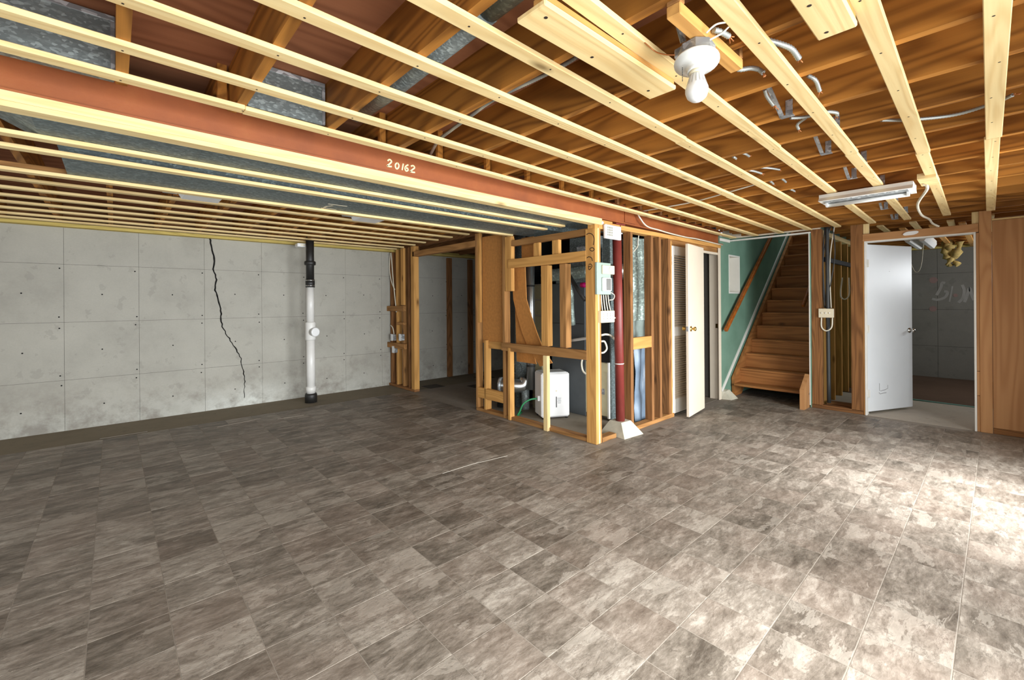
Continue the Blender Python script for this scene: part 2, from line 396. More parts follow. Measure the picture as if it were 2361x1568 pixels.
tm = MB().box((-TPX / 2 + G, -TPY / 2 + G, -.003), (TPX / 2 - G, TPY / 2 - G, 0), .0009).build('tile', tilem)
tmesh = tm.data; bpy.data.objects.remove(tm)
for v in tmesh.vertices: v.co.z -= .003
for sz, x0, y0 in cells[:300]:
    o = bpy.data.objects.new('tile', tmesh); COL.objects.link(o); o.parent = floor
    o.location = Vector((x0 + TPX / 2, y0 + TPY / 2, 0.0)) - WL[floor.as_pointer()]
fm = MB()
for sz, x0, y0 in cells[300:]: fm.box((x0 + G, y0 + G, -.003), (x0 + TPX - G, y0 + TPY - G, 0), .0009)
tag(fm.build('tile_field', tilem, floor), 'grey slate-look tiles of the far and outer floor', kind='stuff')
# lifted vinyl seams, drawn as thin raised strokes
MB().stroke([onz(1020, 1092, .0), onz(1090, 1070, .0), onz(1170, 1051, .0)], .004, (0, 0, 1), .002).build('seam', plain('lifted_edge', srgb(190, 182, 168), .7), floor)
for a, b in (((640, 966), (700, 957)), ((230, 1012), (340, 995)), ((500, 985), (600, 965))):
    MB().stroke([onz(*a), onz(*b)], .02, (0, 0, 1), .003).build('seam', grout, floor)

# ---- left concrete wall, cast in form panels
wall_l = tag(MB().box((-2.6, YW + .004, 0), (6.4, YW + .25, 2.24)).build('wall_left', crackm), kind='structure')
sX = [-2.3, -1.66, -1.03, -.403, .225, .87, 1.528, 2.104, 2.697, 3.30, 3.95, 4.6, 5.25, 5.9, 6.4]; sZ = [0, .551, 1.186, 1.823, 2.24]
for i in range(len(sX) - 1):
    for j in range(4):
        d = random.uniform(0, .002); g = .0011
        MB().box((sX[i] + g, YW - d, sZ[j] + (g if j else -.004)), (sX[i + 1] - g, YW + .02, sZ[j + 1] - g)).build('form_panel', concrete, wall_l)
holes = MB()
for i in range(2, len(sX) - 2):
    for z in (.24, .50, .60, .87, 1.13, 1.24, 1.5, 1.77):
        for x in ([sX[i] - .03] if z not in (.24, .87, 1.5) else [(sX[i] + sX[i + 1]) / 2]):
            holes.lathe((x + random.uniform(-.01, .01), YW - .0045, z + random.uniform(-.01, .01)), [(.0075, .0), (.0075, .004)], (0, 1, 0), 7)
tag(holes.build('tie_holes', crackm, wall_l), kind='stuff')
cr = [(1325, 185), (1340, 240), (1358, 330), (1351, 380), (1372, 460), (1357, 515), (1376, 560), (1390, 620), (1400, 680), (1405, 745), (1432, 800), (1470, 855), (1500, 900), (1525, 950), (1533, 1000), (1550, 1080), (1547, 1200)]
cp = [ony(a * .3643, 480 + b * .3643, YW - .003) for a, b in cr]
cpr = resample(cp, .035); cpr = [p + Vector((random.uniform(-.008, .008), 0, random.uniform(-.004, .004))) for p in cpr]
MB().stroke(cpr, [.019 * (1 - .72 * i / len(cpr)) + random.uniform(-.002, .006) for i in range(len(cpr))], (0, -1, 0), .001).build('crack', crackm, wall_l)
MB().box((-2.5, YW - .11, 2.225), (6.4, YW + .2, 2.262), .003).build('sill_plate', treated('x'), wall_l)
MB().box((-2.5, YW - .05, 2.262), (6.4, YW + .2, 2.30), .003).build('sill_plate', treated('x'), wall_l)
MB().box((-2.5, YW, 2.30), (6.4, YW + .2, ZS)).build('rim_joist', darkw('x'), wall_l)

# ---- ceiling: subfloor, joists, furring
ceil = tag(MB().box((-2.6, -1.3, ZS), (XD, YW + .25, ZS + .03)).build('ceiling', plyw('x')), kind='structure')
MB().box((XD, -1.3, ZS), (10.95, 1.52, ZS + .03)).build('subfloor', plyw('x'), ceil)
for k in range(-6, 27):
    x = .03 + .4064 * k
    far = x > XD - .03
    y1 = 1.52 if far else 2.72
    poly = [(x - .019, -1.0, ZJ), (x - .019, y1 if far else 2.405, ZJ)] + ([] if far else [(x - .019, 2.407, 2.315), (x - .019, 2.53, 2.315), (x - .019, 2.532, 2.405), (x - .019, y1, 2.405)]) + [(x - .019, y1, ZS), (x - .019, -1.0, ZS)]
    MB().prism(poly, (.038, 0, 0)).build('joist', joistw('y'), ceil)
    if x < 6.2:
        xl = x - .048
        poly = [(xl - .019, 2.47, 2.312), (xl - .019, 2.495, 2.312), (xl - .019, 2.497, 2.405), (xl - .019, 2.86, 2.405), (xl - .019, 2.88, ZJ), (xl - .019, YW, ZJ), (xl - .019, YW, ZS), (xl - .019, 2.47, ZS)]
        MB().prism(poly, (.038, 0, 0)).build('joist', joistw('y') if k < 9 else darkw('y'), ceil)
def furr(xa, ya, xb, yb, z, w=.062, t=.02, mat=None): return MB().bar((xa, ya, z + t / 2), (xb, yb, z + t / 2), w, t, .0025).build('furring_strip', mat or pine('x'), ceil)
def nail(m, x, y, z): m.lathe((x, y, z - .0008), [(.004, 0), (.004, .002)], (0, 0, 1), 6)
nails = MB()
strips = [(-.02, .035, 3.62), (.235, .345, 3.66), (.52, .655, 3.35), (.806, .957, 2.9), (1.115, 1.285, 2.35), (1.422, 1.585, 3.9), (1.714, 1.90, 4.3), (2.036, 2.21, 3.1), (2.315, 2.50, .45)]
for y0, y6, xj in strips:
    Y = lambda x: y0 + (y6 - y0) * x / 6
    for a, b in ((-2.3, xj - .001), (xj + .001, 6.56)):
        dy = .004 if a > 0 else -.002
        furr(a, Y(a) + dy, b, Y(b) + dy, ZF)
    for k in range(-4, 17):
        x = .03 + .4064 * k; nail(nails, x + random.uniform(-.01, .01), Y(x) + random.uniform(-.012, .012), ZF)
tag(nails.build('nail_heads', marker, ceil), kind='stuff')
for y in (.05, .36, .66, .96): furr(6.95 + random.uniform(-.1, .2), y, 8.6, y + .03, ZF)
# soffit strips under the ducts, and far strips up to the concrete wall
for yf, z in ((2.98, 2.13), (3.225, 2.13), (3.765, 2.13)): furr(-2.3, yf - .03, XP - .02, yf - .01, z)
MB().box((-2.3, 3.758, 2.151), (XP - .02, 3.83, 2.189), .003).build('soffit_plate', oldw('x'), ceil)
for k in range(-5, 9):
    MB().box((.25 + .4064 * k, 3.795, 2.19), (.288 + .4064 * k, 3.83, ZJ)).build('hanger', oldw('z'), ceil)
for yf in (4.64, 4.99, 5.33, 5.665, 6.0, 6.34, 6.63):
    furr(-2.3, yf - .035, XP - .01 + random.uniform(-.02, .02), yf - .028, 2.245)

# ---- partition along the utility space (facing the camera's left)
wc = thing('wall_centre', (XP, 4.4, 0), kind='structure')
def lum(name, lo, hi, mat, par, c=.003): return MB().box(lo, hi, c).build(name, mat, par)
XA, XB = XP, XP + .089
lum('bottom_plate', (XA, 2.67, 0), (XB, 4.47, .038), oldw('y'), wc)
lum('bottom_plate', (XA, 6.02, 0), (XB, YW, .038), darkw('y'), wc)
lum('stud', (XA, 4.435, .038), (XB, 4.473, 2.25), oldw('z'), wc)
lum('stud', (XA + .005, 4.385, 1.12), (XA + .04, 4.43, 2.25), goldw('z'), wc)
lum('stud', (XA, 4.27, .038), (XB, 4.308, .9), goldw('z'), wc)
lum('stud', (XA - .002, 3.905, .0), (XB, 3.945, 2.25), oldw('z'), wc)
lum('stud', (XA - .02, 3.80, .0), (XA + .05, 3.838, .84), goldw('z'), wc)
lum('stud', (XA - .002, 3.785, 1.5), (XA + .05, 3.895, 2.14), goldw('z'), wc)
lum('rail', (XA, 2.67, 2.02), (XA + .05, 3.80, 2.085), oldw('y'), wc)
lum('rail', (XA - .012, 2.69, 1.765), (XA + .026, 3.83, 1.868), goldw('y'), wc)
lum('rail', (XA - .012, 2.69, .80), (XA + .026, 3.96, .893), oldw('y'), wc)
lum('stud', (XA + .012, 3.345, 1.868), (XA + .05, 3.43, 2.02), goldw('z'), wc)
lum('stud', (XA + .012, 3.065, 1.868), (XA + .06, 3.155, 2.02), goldw('z'), wc)
lum('stud', (XA + .026, 3.235, .893), (XA + .10, 3.335, 1.765), goldw('z'), wc)
lum('stud', (XA + .03, 2.985, .893), (XA + .115, 3.07, 1.765), oldw('z'), wc)
lum('stud', (XA - .03, 3.20, .0), (XA + .015, 3.26, .80), pine('z'), wc)
lum('block', (XA, 3.945, .17), (XA + .04, 4.435, .30), goldw('y'), wc)
lum('header', (XA, 4.473, 2.085), (XB, 6.06, 2.165), oldw('y'), wc)
for y, w, m in ((6.02, .095, goldw), (6.20, .04, darkw), (6.39, .045, oldw), (6.60, .04, goldw), (6.80, .04, darkw)):
    lum('stud', (XA + (.0 if y < 6.1 else .02), y, .038), (XB + (.0 if y < 6.1 else .02), y + w, 2.25), m('z'), wc)
lum('stud', (XA - .004, 6.34, 1.34), (XA + .035, 6.43, 2.25), goldw('z'), wc)
lum('block', (XA - .03, 6.30, 1.24), (XA + .02, 6.87, 1.325), oldw('y'), wc)
lum('block', (XA - .03, 6.28, .64), (XA + .02, 6.86, .725), oldw('y'), wc)
lum('block', (XA, 6.36, 1.02), (XA + .06, 6.6, 1.06), oldw('y'), wc)
lum('panel_sheet', (XA + .05, 3.95, .86), (XA + .062, 4.39, 2.2), hardb, wc)
lum('rail', (XA + .04, 3.95, .80), (XA + .078, 4.30, .89), goldw('y'), wc)
# studs against the concrete inside the dark room behind
for u in (1035, 1083):
    p = ony(u, 800, YW); lum('stud', (p.x - .05, YW - .05, 0), (p.x + .05, YW - .003, 2.2), darkw('z'), wc)

# ---- utility front wall under the beam
wf = thing('wall_front', (4.2, 2.62, 0), kind='structure')
lum('bottom_plate', (3.51, YU, 0), (3.74, YU + .089, .045), oldw('x'), wf)
lum('bottom_plate', (4.05, YU, 0), (4.92, YU + .089, .045), oldw('x'), wf)
lum('corner_post', (3.412, YU, 0), (3.452, YU + .118, 2.075), goldw('z'), wf)
lum('corner_post', (3.453, YU, 0), (3.477, YU + .09, 2.12), pine('z'), wf)
lum('corner_post', (3.478, YU + .002, 0), (3.502, YU + .09, 2.09), oldw('z'), wf)
for x0, x1 in ((4.012, 4.059), (4.424, 4.470), (4.596, 4.646), (4.806, 4.86)):
    lum('stud', (x0, YU, .045), (x1, YU + .089, 2.10), darkw('z'), wf)
lum('jamb_stud', (4.862, YU, .045), (4.885, YU + .089, 2.08), goldw('z'), wf)
lum('block', (4.059, YU, .86), (4.424, YU + .04, .985), goldw('x'), wf)
lum('top_plate', (3.70, YU, 2.10), (6.26, YU + .089, 2.148), goldw('x'), wf)
lum('top_plate', (3.412, YU, 2.075), (3.70, YU + .089, 2.165), goldw('x'), wf)
lum('closet_header', (4.885, YU + .03, 2.035), (6.26, YU + .089, 2.10), oldw('x'), wf)
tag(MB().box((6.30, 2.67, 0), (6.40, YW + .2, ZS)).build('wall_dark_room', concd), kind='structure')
wcl = tag(MB().box((4.3, 4.40, 0), (6.3, 4.45, 2.27)).build('wall_closet', blackbox), kind='structure')  # closet's deep shade put into these boards as plain black
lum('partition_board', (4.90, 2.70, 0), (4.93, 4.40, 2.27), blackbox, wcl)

# ---- wall with the stairs and the storeroom door
wd = thing('wall_door', (XD, 1.0, 0), kind='structure')
lum('post', (XD, 1.49, .04), (XD + .09, 1.598, 2.27), darkw('z'), wd)
lum('post', (XD, 1.078, .04), (XD + .09, 1.193, 2.27), darkw('z'), wd)
lum('bottom_plate', (XD, 1.08, 0), (XD + .09, 1.61, .05), darkw('y'), wd)
lum('bottom_plate', (XD + .24, 1.12, 0), (XD + .33, 1.5, .06), darkw('y'), wd)
lum('header', (XD - .004, .13, 2.058), (XD + .085, 1.078, 2.146), panelw('y'), wd)
lum('post', (XD - .006, .04, 0), (XD + .085, .128, 2.27), panelw('z'), wd)
lum('cripple', (XD + .02, 1.02, 2.146), (XD + .06, 1.076, 2.27), pine('z'), wd)
lum('cripple', (XD + .02, .128, 2.146), (XD + .06, .18, 2.27), pine('z'), wd)
lum('trim_strip', (XD - .002, 1.062, 0), (XD + .06, 1.078, 2.058), oldw('z'), wd)
for z0, z1 in ((0, .37), (.373, .62), (.623, 2.05)): lum('trim_strip', (XD - .002, .128, z0), (XD + .06, .150, z1), panelw('z'), wd)
lum('plywood_panel', (XD, -1.0, 0.06), (XD + .012, .038, 2.16), panelw('z'), wd)
lum('plywood_panel', (XD + .003, -1.0, 0.0), (XD + .012, .038, .06), darkw('y'), wd)
for y in (-.35, -.76): lum('cripple', (XD + .02, y, 2.165), (XD + .06, y + .06, 2.27), pine('z'), wd)
lum('top_strip', (XD + .01, -1.0, 2.162), (XD + .05, .038, 2.18), pine('y'), wd)
t1 = tag(MB().box((XD - .005, 1.045, 0), (XD + .10, 1.062, 2.045), .002).box((XD - .005, .150, 0), (XD + .10, .167, 2.045), .002).box((XD - .005, .150, 2.045), (XD + .10, 1.062, 2.060), .002).build('trim_1', white), kind='structure')
# stair walls
wsl = tag(MB().box((6.26, 2.60, 0), (6.565, 2.66, 2.275)).box((6.565, 2.60, 0), (6.965, 2.66, 1.475)).box((6.565, 2.60, 2.035), (6.965, 2.66, 2.275)).box((6.965, 2.60, 0), (9.6, 2.66, 2.55))
          .box((9.6, 2.60, 0), (10.3, 2.66, 4.6)).box((6.62, 2.601, 2.275), (9.6, 2.66, 4.6)).build('wall_stair', greenp), kind='structure')
wsr = tag(MB().box((XD + .1, 1.585, 0), (10.3, 1.60, 4.6)).box((XD - .004, 1.600, .0), (XD + .10, 1.616, 2.24), .002).build('wall_stair_side', greenp), kind='structure')
tag(MB().box((XD - .012, 1.612, 0.03), (XD + .02, 1.622, 2.235)).build('trim_2', white), kind='structure')
tag(MB().box((10.2, 1.6, 0), (10.3, 2.6, 4.6)).build('wall_stair_end', greenp), kind='structure')
tag(MB().box((XD, 1.5, 4.5), (10.3, 2.7, 4.6)).build('ceiling_stair', white), kind='structure')
MB().box((XD, 1.5, ZJ - .01), (XD + .04, 2.70, 4.55)).build('stairwell_header', cream, wsl)
tag(MB().box((XD - .01, 1.60, 2.225), (XD + .05, 2.60, 2.243), .002).build('trim_3', white), kind='structure')
tag(MB().box((6.26, 2.585, 2.205), (6.585, 2.60, 2.245), .002).build('trim_4', white), kind='structure')
for k in range(3):
    x0, x1 = 6.60, 10.3
    pass
for x in (6.9, 7.3, 7.7, 8.1, 8.5): lum('stud', (x, 1.50, 0), (x + .038, 1.584, 2.2), goldw('z') if int(x * 10) % 8 else oldw('z'), wsr)
lum('wall_plate', (XD + .1, 1.49, 2.2), (9.0, 1.584, 2.26), pine('x'), wsr)
lum('wall_brace', (XD + .15, 1.47, 1.86), (9.0, 1.50, 1.92), blackbox, wsr)
sa, sb_ = ony(1664, 902, 2.595), ony(1812, 549, 2.595); sd_ = (sb_ - sa).normalized()
MB().bar(sa, sa + sd_ * 4.6, .016, .045).build('skirt_cap', white, wsl)
# niche lined in white
nb = tag(MB().box((6.565, 2.595, 1.475), (6.585, 2.80, 2.035)).box((6.945, 2.595, 1.475), (6.965, 2.80, 2.035)).box((6.585, 2.595, 1.475), (6.945, 2.80, 1.495)).box((6.585, 2.595, 2.015), (6.945, 2.80, 2.035)).build('window_1', white), kind='structure')
MB().box((6.585, 2.77, 1.495), (6.945, 2.80, 2.015)).build('niche_back', plain('niche_cream_shaded', srgb(196, 184, 158), .6), nb)  # cream back darkened, the recess's shade is put into its colour
# storeroom behind the door
wb = tag(MB().box((10.7, -1.3, 0), (10.95, 1.6, 2.25)).build('wall_storeroom', crackm), kind='structure')
for i in range(6):
    for j, (z0, z1) in enumerate(((0, .55), (.55, 1.19), (1.19, 1.82), (1.82, 2.25))):
        y0 = -1.0 + .61 * i - .12
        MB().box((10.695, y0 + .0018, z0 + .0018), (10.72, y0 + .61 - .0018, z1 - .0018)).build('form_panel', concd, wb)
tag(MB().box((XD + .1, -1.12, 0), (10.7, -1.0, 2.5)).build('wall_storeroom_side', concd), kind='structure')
def wallpt(u, v): return onx(u, v, 10.693)
ch = MB(); N = (-1, 0, 0)
def chs(pts, w, m=ch): m.stroke(smoothline([wallpt(2080 + a * .1148, 520 + b * .1148) for a, b in pts], 4), w, N)
chs([(860, 1160), (800, 1150), (775, 1250), (690, 1400)], .04); chs([(840, 1320), (910, 1340), (860, 1440), (720, 1490), (600, 1470)], .04)
chs([(1010, 1220), (980, 1380), (950, 1530)], .022); chs([(1205, 1190), (1245, 1300), (1220, 1450), (1130, 1550)], .04)
chs([(1250, 1540), (1300, 1420), (1355, 1250), (1400, 1400), (1440, 1500)], .04)
ch.build('chalk_letters', chalk, wb)
cpk = MB()
for u, v, r in ((2152, 646, .055), (2151, 712, .05), (2203, 681, .03)):
    c = wallpt(u, v); cpk.lathe((c.x, c.y, c.z), [(r, 0), (r, .0015)], N, 12)
cpk.build('chalk_patches', chalkp, wb)
MB().box((10.55, -1.0, 2.25), (10.95, 1.6, 2.29)).build('sill_plate', treated('y'), wb)
# right-hand wall with glazed openings, and the wall behind the camera (both outside the photograph)
wr = tag(MB().box((-2.6, -1.2, 0), (-.75, -1.05, ZS)).box((2.65, -1.2, 0), (3.5, -1.05, ZS)).box((5.1, -1.2, 0), (XD + .1, -1.05, ZS)).box((-.75, -1.2, 2.07), (2.65, -1.05, ZS)).box((3.5, -1.2, 2.07), (5.1, -1.05, ZS)).build('wall_right', cream), kind='structure')
wre = tag(MB().box((-2.42, -1.2, 0), (-2.3, 7.0, .35)).box((-2.42, -1.2, 2.15), (-2.3, 7.0, ZS)).box((-2.42, -1.2, .35), (-2.3, -.5, 2.15)).box((-2.42, 4.9, .35), (-2.3, 7.0, 2.15)).build('wall_rear', cream), kind='structure')  # wide opening made up for the added fill light

# ================================================================== LARGE THINGS
# steel beam
def bz(x): return 2.197 - .0075 * x
bm = thing('steel_beam', (2.3, 2.62, 2.15), 'red-primed steel I-beam spanning the ceiling, hand-numbered 20162', 'beam')
def beamseg(y0, y1, d0, d1, x0=-2.3, x1=6.31):
    m = MB(); m.add([(x, y, bz(x) + d) for x in (x0, x1) for y in (y0, y1) for d in (d0, d1)], [(0, 1, 3, 2), (4, 6, 7, 5), (0, 4, 5, 1), (2, 3, 7, 6), (0, 2, 6, 4), (1, 5, 7, 3)]); return m
beamseg(2.57, 2.672, 0, .011).build('bottom_flange', redp, bm)
beamseg(2.57, 2.672, .175, .186).build('top_flange', redp, bm)
beamseg(2.616, 2.626, .010, .176).build('web', redp, bm)
NX = ony(892, 376, 2.615).x; num = MB(); O = Vector((NX, 2.6150, 0))
def glyph(ox, strokes):
    for st in strokes:
        pts = [Vector((O.x + ox * .60 + a * .036 + b * .006, O.y, bz(O.x) + .053 + b * .047 - (ox * .01))) for a, b in st]
        num.stroke(smoothline(pts, 4) if len(st) > 2 else pts, .0095, (0, -1, 0), .001)
glyph(0, [[(0, .8), (.35, 1.05), (.75, .85), (.5, .5), (.0, .1)], [(.0, .1), (.45, .08), (.9, .15)]])
glyph(.085, [[(.5, .85), (.15, .6), (.2, .2), (.5, .0), (.8, .25), (.8, .6), (.5, .85)]])
glyph(.165, [[(.3, .95), (.2, 0)]])
glyph(.20, [[(.75, .95), (.3, .7), (.15, .3), (.45, 0), (.8, .2), (.6, .45), (.2, .35)]])
glyph(.275, [[(0, .85), (.5, 1), (.8, .75), (.4, .4), (.0, .1)], [(.0, .1), (.5, .05), (1.0, .1)]])
tag(num.build('painted_number', paintm, bm), 'cream hand-painted number 20162')
lum('joint_plate', (3.96, 2.607, bz(4) + .03), (4.16, 2.616, bz(4) + .17), redp, bm, 0)
nb1 = thing('beam_nailer', (1.1, 2.6, 2.1), 'stacked pale pine nailer boards fixed under the red steel beam', 'lumber')
def nailer(y0, y1, d0, d1, nm):
    m = MB(); x0, x1 = -2.3, 3.50
    m.add([(x, y, bz(x) + d) for x in (x0, x1) for y in (y0, y1) for d in (d0, d1)], [(0, 1, 3, 2), (4, 6, 7, 5), (0, 4, 5, 1), (2, 3, 7, 6), (0, 2, 6, 4), (1, 5, 7, 3)]); m.build(nm, pine('x'), nb1)
nailer(2.562, 2.66, -.0385, -.0005, 'upper_board'); nailer(2.564, 2.640, -.0615, -.039, 'lower_board')

# trunk ducts in the soffit
def trunk(x0, x1, y0, y1, label, tilt, jx):
    d = thing('trunk_duct', (x0, (y0 + y1) / 2, 2.151), label, 'duct', None)
    z0, z1 = 2.1515, 2.268
    MB().prism([(x0, y0, z0), (x1, y0, z0), (x1, y0, z1), (x0 - tilt, y0, z1)], (0, y1 - y0, 0)).build('duct_body', duct, d)
    for x in jx: MB().box((x, y0 - .004, z0 - .001), (x + .05, y1 + .004, z1 + .001)).build('joint_collar', duct, d)
    return d
trunk(-.25, 4.1, 2.70, 3.03, 'dark galvanised trunk duct running beside the red steel beam', .22, (.34, .70, 1.6))
d2 = trunk(-.2, 4.1, 3.26, 3.755, 'wider galvanised trunk duct resting on the outermost soffit strip', .03, (.12, 1.45, 2.6))
m = MB(); m.stroke([onz(733, 487, 2.1505), onz(752, 476, 2.1505), onz(768, 474, 2.1505)], .02, (0, 0, -1), .001); m.stroke([onz(756, 470, 2.1505), onz(800, 476, 2.1505)], .02, (0, 0, -1), .001); m.stroke([onz(740, 479, 2.1505), onz(775, 483, 2.1505)], .01, (0, 0, -1), .001)
m.build('tape_patch', almond, d2)
# boots in the joist bays and the round branch pipe
for x0, x1, lab in ((-.355, .008, 'galvanised duct boot with its left side cut off by the photo edge'), (.465, .815, 'galvanised duct boot in the joist bay, between two joists over the red beam')):
    b = thing('duct_boot', ((x0 + x1) / 2, 2.5, 2.3), lab, 'duct')
    MB().box((x0, 2.335, 2.29), (x1, 2.46, 2.495), .004).build('boot_body', galv, b)
    MB().box((x0 - .003, 2.331, 2.484), (x1 + .003, 2.345, 2.505), .002).build('hem', zinc, b)
    MB().box((x1 - .012, 2.330, 2.29), (x1 + .003, 2.345, 2.484), .002).build('hem', zinc, b)
    MB().box((x0 + .02, 2.46, 2.41), (x1 - .07, 3.1, 2.49)).build('boot_neck', galv, b)
rp = thing('branch_pipe', (.99, 1.6, 2.3), 'round galvanised branch pipe lying in the joist bay beside a golden joist', 'duct')
MB().tube([(.955, y, 2.382) for y in (-.9, .3, 1.2)], .052, 16).build('pipe_length', galv, rp)
MB().tube([(.955, 1.17, 2.382), (.97, 1.9, 2.384), (1.02, 2.42, 2.445)], .0545, 16).build('pipe_length', galv, rp)

# lally column + footing
cl = thing('lally_column', (3.86, 2.62, .17), 'red oxide steel column standing on a concrete footing under the beam', 'column')
MB().tube([(3.875, 2.625, .13), (3.855, 2.625, 1.2), (3.835, 2.625, 2.15)], .046, 20).build('shaft', redcol, cl)
MB().tube([(3.8635, 2.625, .725), (3.8633, 2.625, .735)], .0475, 20).build('tape_band', white, cl)
MB().box((3.755, 2.575, 2.150), (3.915, 2.675, 2.163)).build('cap_plate', redcol, cl)
MB().add([(3.745, 2.50, 0), (4.06, 2.475, 0), (4.13, 2.80, 0), (3.78, 2.82, 0), (3.80, 2.565, .145), (3.965, 2.555, .145), (3.985, 2.70, .145), (3.81, 2.71, .145)],
         [(3, 2, 1, 0), (4, 5, 6, 7), (0, 1, 5, 4), (1, 2, 6, 5), (2, 3, 7, 6), (3, 0, 4, 7)])
ft = MB(); ft.add([(3.745, 2.49, 0), (4.05, 2.465, 0), (4.10, 2.79, 0), (3.78, 2.81, 0), (3.80, 2.565, .14), (3.955, 2.555, .14), (3.975, 2.70, .14), (3.81, 2.71, .14)],
         [(3, 2, 1, 0), (4, 5, 6, 7), (0, 1, 5, 4), (1, 2, 6, 5), (2, 3, 7, 6), (3, 0, 4, 7)])
tag(ft.build('concrete_footing', footm), 'pale sloped concrete footing under the red column', 'footing')

# stairs
st = thing('staircase', (7.0, 2.1, 0), 'brown wooden staircase climbing between green walls', 'staircase')
RS, RN, N0 = .1985, .2285, 6.58
YL, YR = 2.585, 1.625
for i in range(15):
    z = .185 + RS * i; x = N0 + RN * i
    MB().box((x - .012, YR + (.03 if i > 1 else -.0), z - .030), (x + RN + .018, YL - .04, z), .004).build('tread', stairw('y'), st)
    if i: MB().box((x + .012, YR + .03, z - RS + .0), (x + .030, YL - .04, z - .030)).build('riser', stairw('y'), st)
MB().prism([(6.62, YL, 0), (6.86, YL, 0), (10.15, YL, 2.86), (10.15, YL, 3.30), (6.60, YL, .26)], (0, -.04, 0)).build('stringer', stairw('x'), st)
MB().prism([(6.85, YR + .03, 0.02), (10.15, YR + .03, 2.88), (10.15, YR + .03, 3.1), (6.62, YR + .03, .08)], (0, -.03, 0)).build('stringer', stairw('x'), st)
MB().prism([(6.37, 1.675, 0), (6.60, 1.675, 0), (6.60, 1.675, .42), (6.37, 1.675, .25)], (0, -.05, 0)).build('end_board', panelw('z'), st)
hr = thing('handrail', (7.2, 2.53, 1.0), 'brown wooden handrail fixed along the green wall by the staircase', 'handrail')
a, b = ony(1673, 762, 2.535), ony(1770, 562, 2.535); d = (b - a).normalized()
MB().bar(a, a + d * 4.2, .045, .055, .008).build('rail', railm, hr)
for q in (.55, 2.0, 3.6):
    p = a + d * q; MB().tube([p + Vector((0, 0, -.02)), p + Vector((0, .02, -.06)), p + Vector((0, .064, -.06))], .008, 8).build('bracket', blackc, hr)
hr2 = thing('handrail_end', (7.6, 1.66, 1.2), 'rounded end of the handrail beside the cables, lower than the niche wall rail', 'handrail')
a2 = onx(1851, 706, 7.45); a2 = Vector((7.45, a2.y, a2.z))
MB().bar(a2, a2 + d * 3.2, .045, .055, .012).build('rail', railm, hr2)
MB().tube([a2 + d * .3 + Vector((0, 0, -.02)), a2 + d * .3 + Vector((0, -.02, -.05)), Vector((a2.x + .3 * d.x, 1.602, a2.z + .3 * d.z - .05))], .008, 8).build('bracket', almond, hr2)

# ---- doors
def knob(base, nrm, mat, par, nm='knob', r=.026):
    return MB().lathe(base, [(.032, 0), (.032, .006), (.012, .010), (.010, .026), (r * .8, .034), (r, .046), (r * .85, .058), (.004, .064)], nrm, 16).build(nm, mat, par)
# storeroom slab door
hA, hB = Vector((6.66, 1.046, 0)), Vector((7.40, .715, 0)); dd = (hB - hA).normalized(); nn = Vector((-dd.y, dd.x, 0)); nn = nn if nn.x < 0 else -nn
dr = thing('door_1', hA, 'white slab door standing ajar into the storeroom', kind='structure')
M3 = Matrix((dd, nn, Vector((0, 0, 1)))).transposed(); LEN = .80
MB().obox(hA + dd * LEN / 2 - nn * .018 + Vector((0, 0, 1.03)), (LEN, .036, 2.00), M3, .004).build('leaf', doorw, dr)
kb = hA + dd * (LEN - .06) + Vector((0, 0, .985))
knob(kb, nn, chrome, dr)
knob(kb - nn * .036, -nn, chrome, dr)
for z in (.25, 1.02, 1.80): MB().obox(hA - dd * .004 + Vector((0, 0, z)), (.012, .05, .09), M3).build('hinge', white, dr)
sc = MB()
for pts in ([(.20, .36), (.20, .27), (.24, .265)], [(.24, .27), (.30, .275), (.345, .29), (.345, .33)], [(.19, .25), (.21, .23), (.25, .235), (.32, .24)]):
    sc.stroke([hA + dd * a + nn * .0002 + Vector((0, 0, b)) for a, b in pts], .004, nn, .0006)
sc.build('scuff', marker, dr)
MB().stroke([hA + dd * .39 + nn * .0002 + Vector((0, 0, 1.71)), hA + dd * .39 + nn * .0002 + Vector((0, 0, 1.716))], .006, nn, .0006).build('scuff', marker, dr)
# folding closet door: louvred leaf + plain leaf folded in front
lv = thing('door_2', (4.9, 2.6, 0), 'white louvred closet door folded open, with a plain leaf in front of it', kind='structure')
y = 2.605; x0, x1 = 4.895, 5.50
MB().box((x0, y - .014, .03), (x0 + .07, y + .014, 2.03), .003).build('stile', white, lv)
MB().box((x1 - .07, y - .014, .03), (x1, y + .014, 2.03), .003).build('stile', white, lv)
for z0, z1 in ((.03, .20), (.95, 1.06), (1.92, 2.03)): MB().box((x0 + .07, y - .014, z0), (x1 - .07, y + .014, z1), .003).build('rail', white, lv)
sl = MB()
for z0, z1 in ((.20, .95), (1.06, 1.92)):
    n = int((z1 - z0) / .0275)
    for k in range(n):
        zc = z0 + (k + .5) * (z1 - z0) / n; sl.obox(((x0 + x1) / 2, y, zc), (x1 - x0 - .14, .032, .006), Matrix.Rotation(math.radians(38), 3, 'X'))
tag(sl.build('louvre_slats', cream, lv), kind='stuff')
pA, pB = Vector((4.925, 2.40, 0)), Vector((5.49, 2.475, 0)); pd = (pB - pA).normalized(); pn = Vector((pd.y, -pd.x, 0)); M4 = Matrix((pd, -pn, Vector((0, 0, 1)))).transposed()
LL = (pB - pA).length
MB().obox(pA + pd * LL / 2 - pn * .016 + Vector((0, 0, 1.03)), (LL, .032, 2.01), M4, .003).build('plain_leaf', cream, lv)
kp = pA + pd * .07 + Vector((0, 0, 1.045))
knob(kp, pn, brass, lv); knob(kp - pn * .032, -pn, brass, lv)
MB().obox(pA - pd * .001 - pn * .016 + Vector((0, 0, 1.045)), (.004, .024, .055), M4).build('latch_plate', zinc, lv)
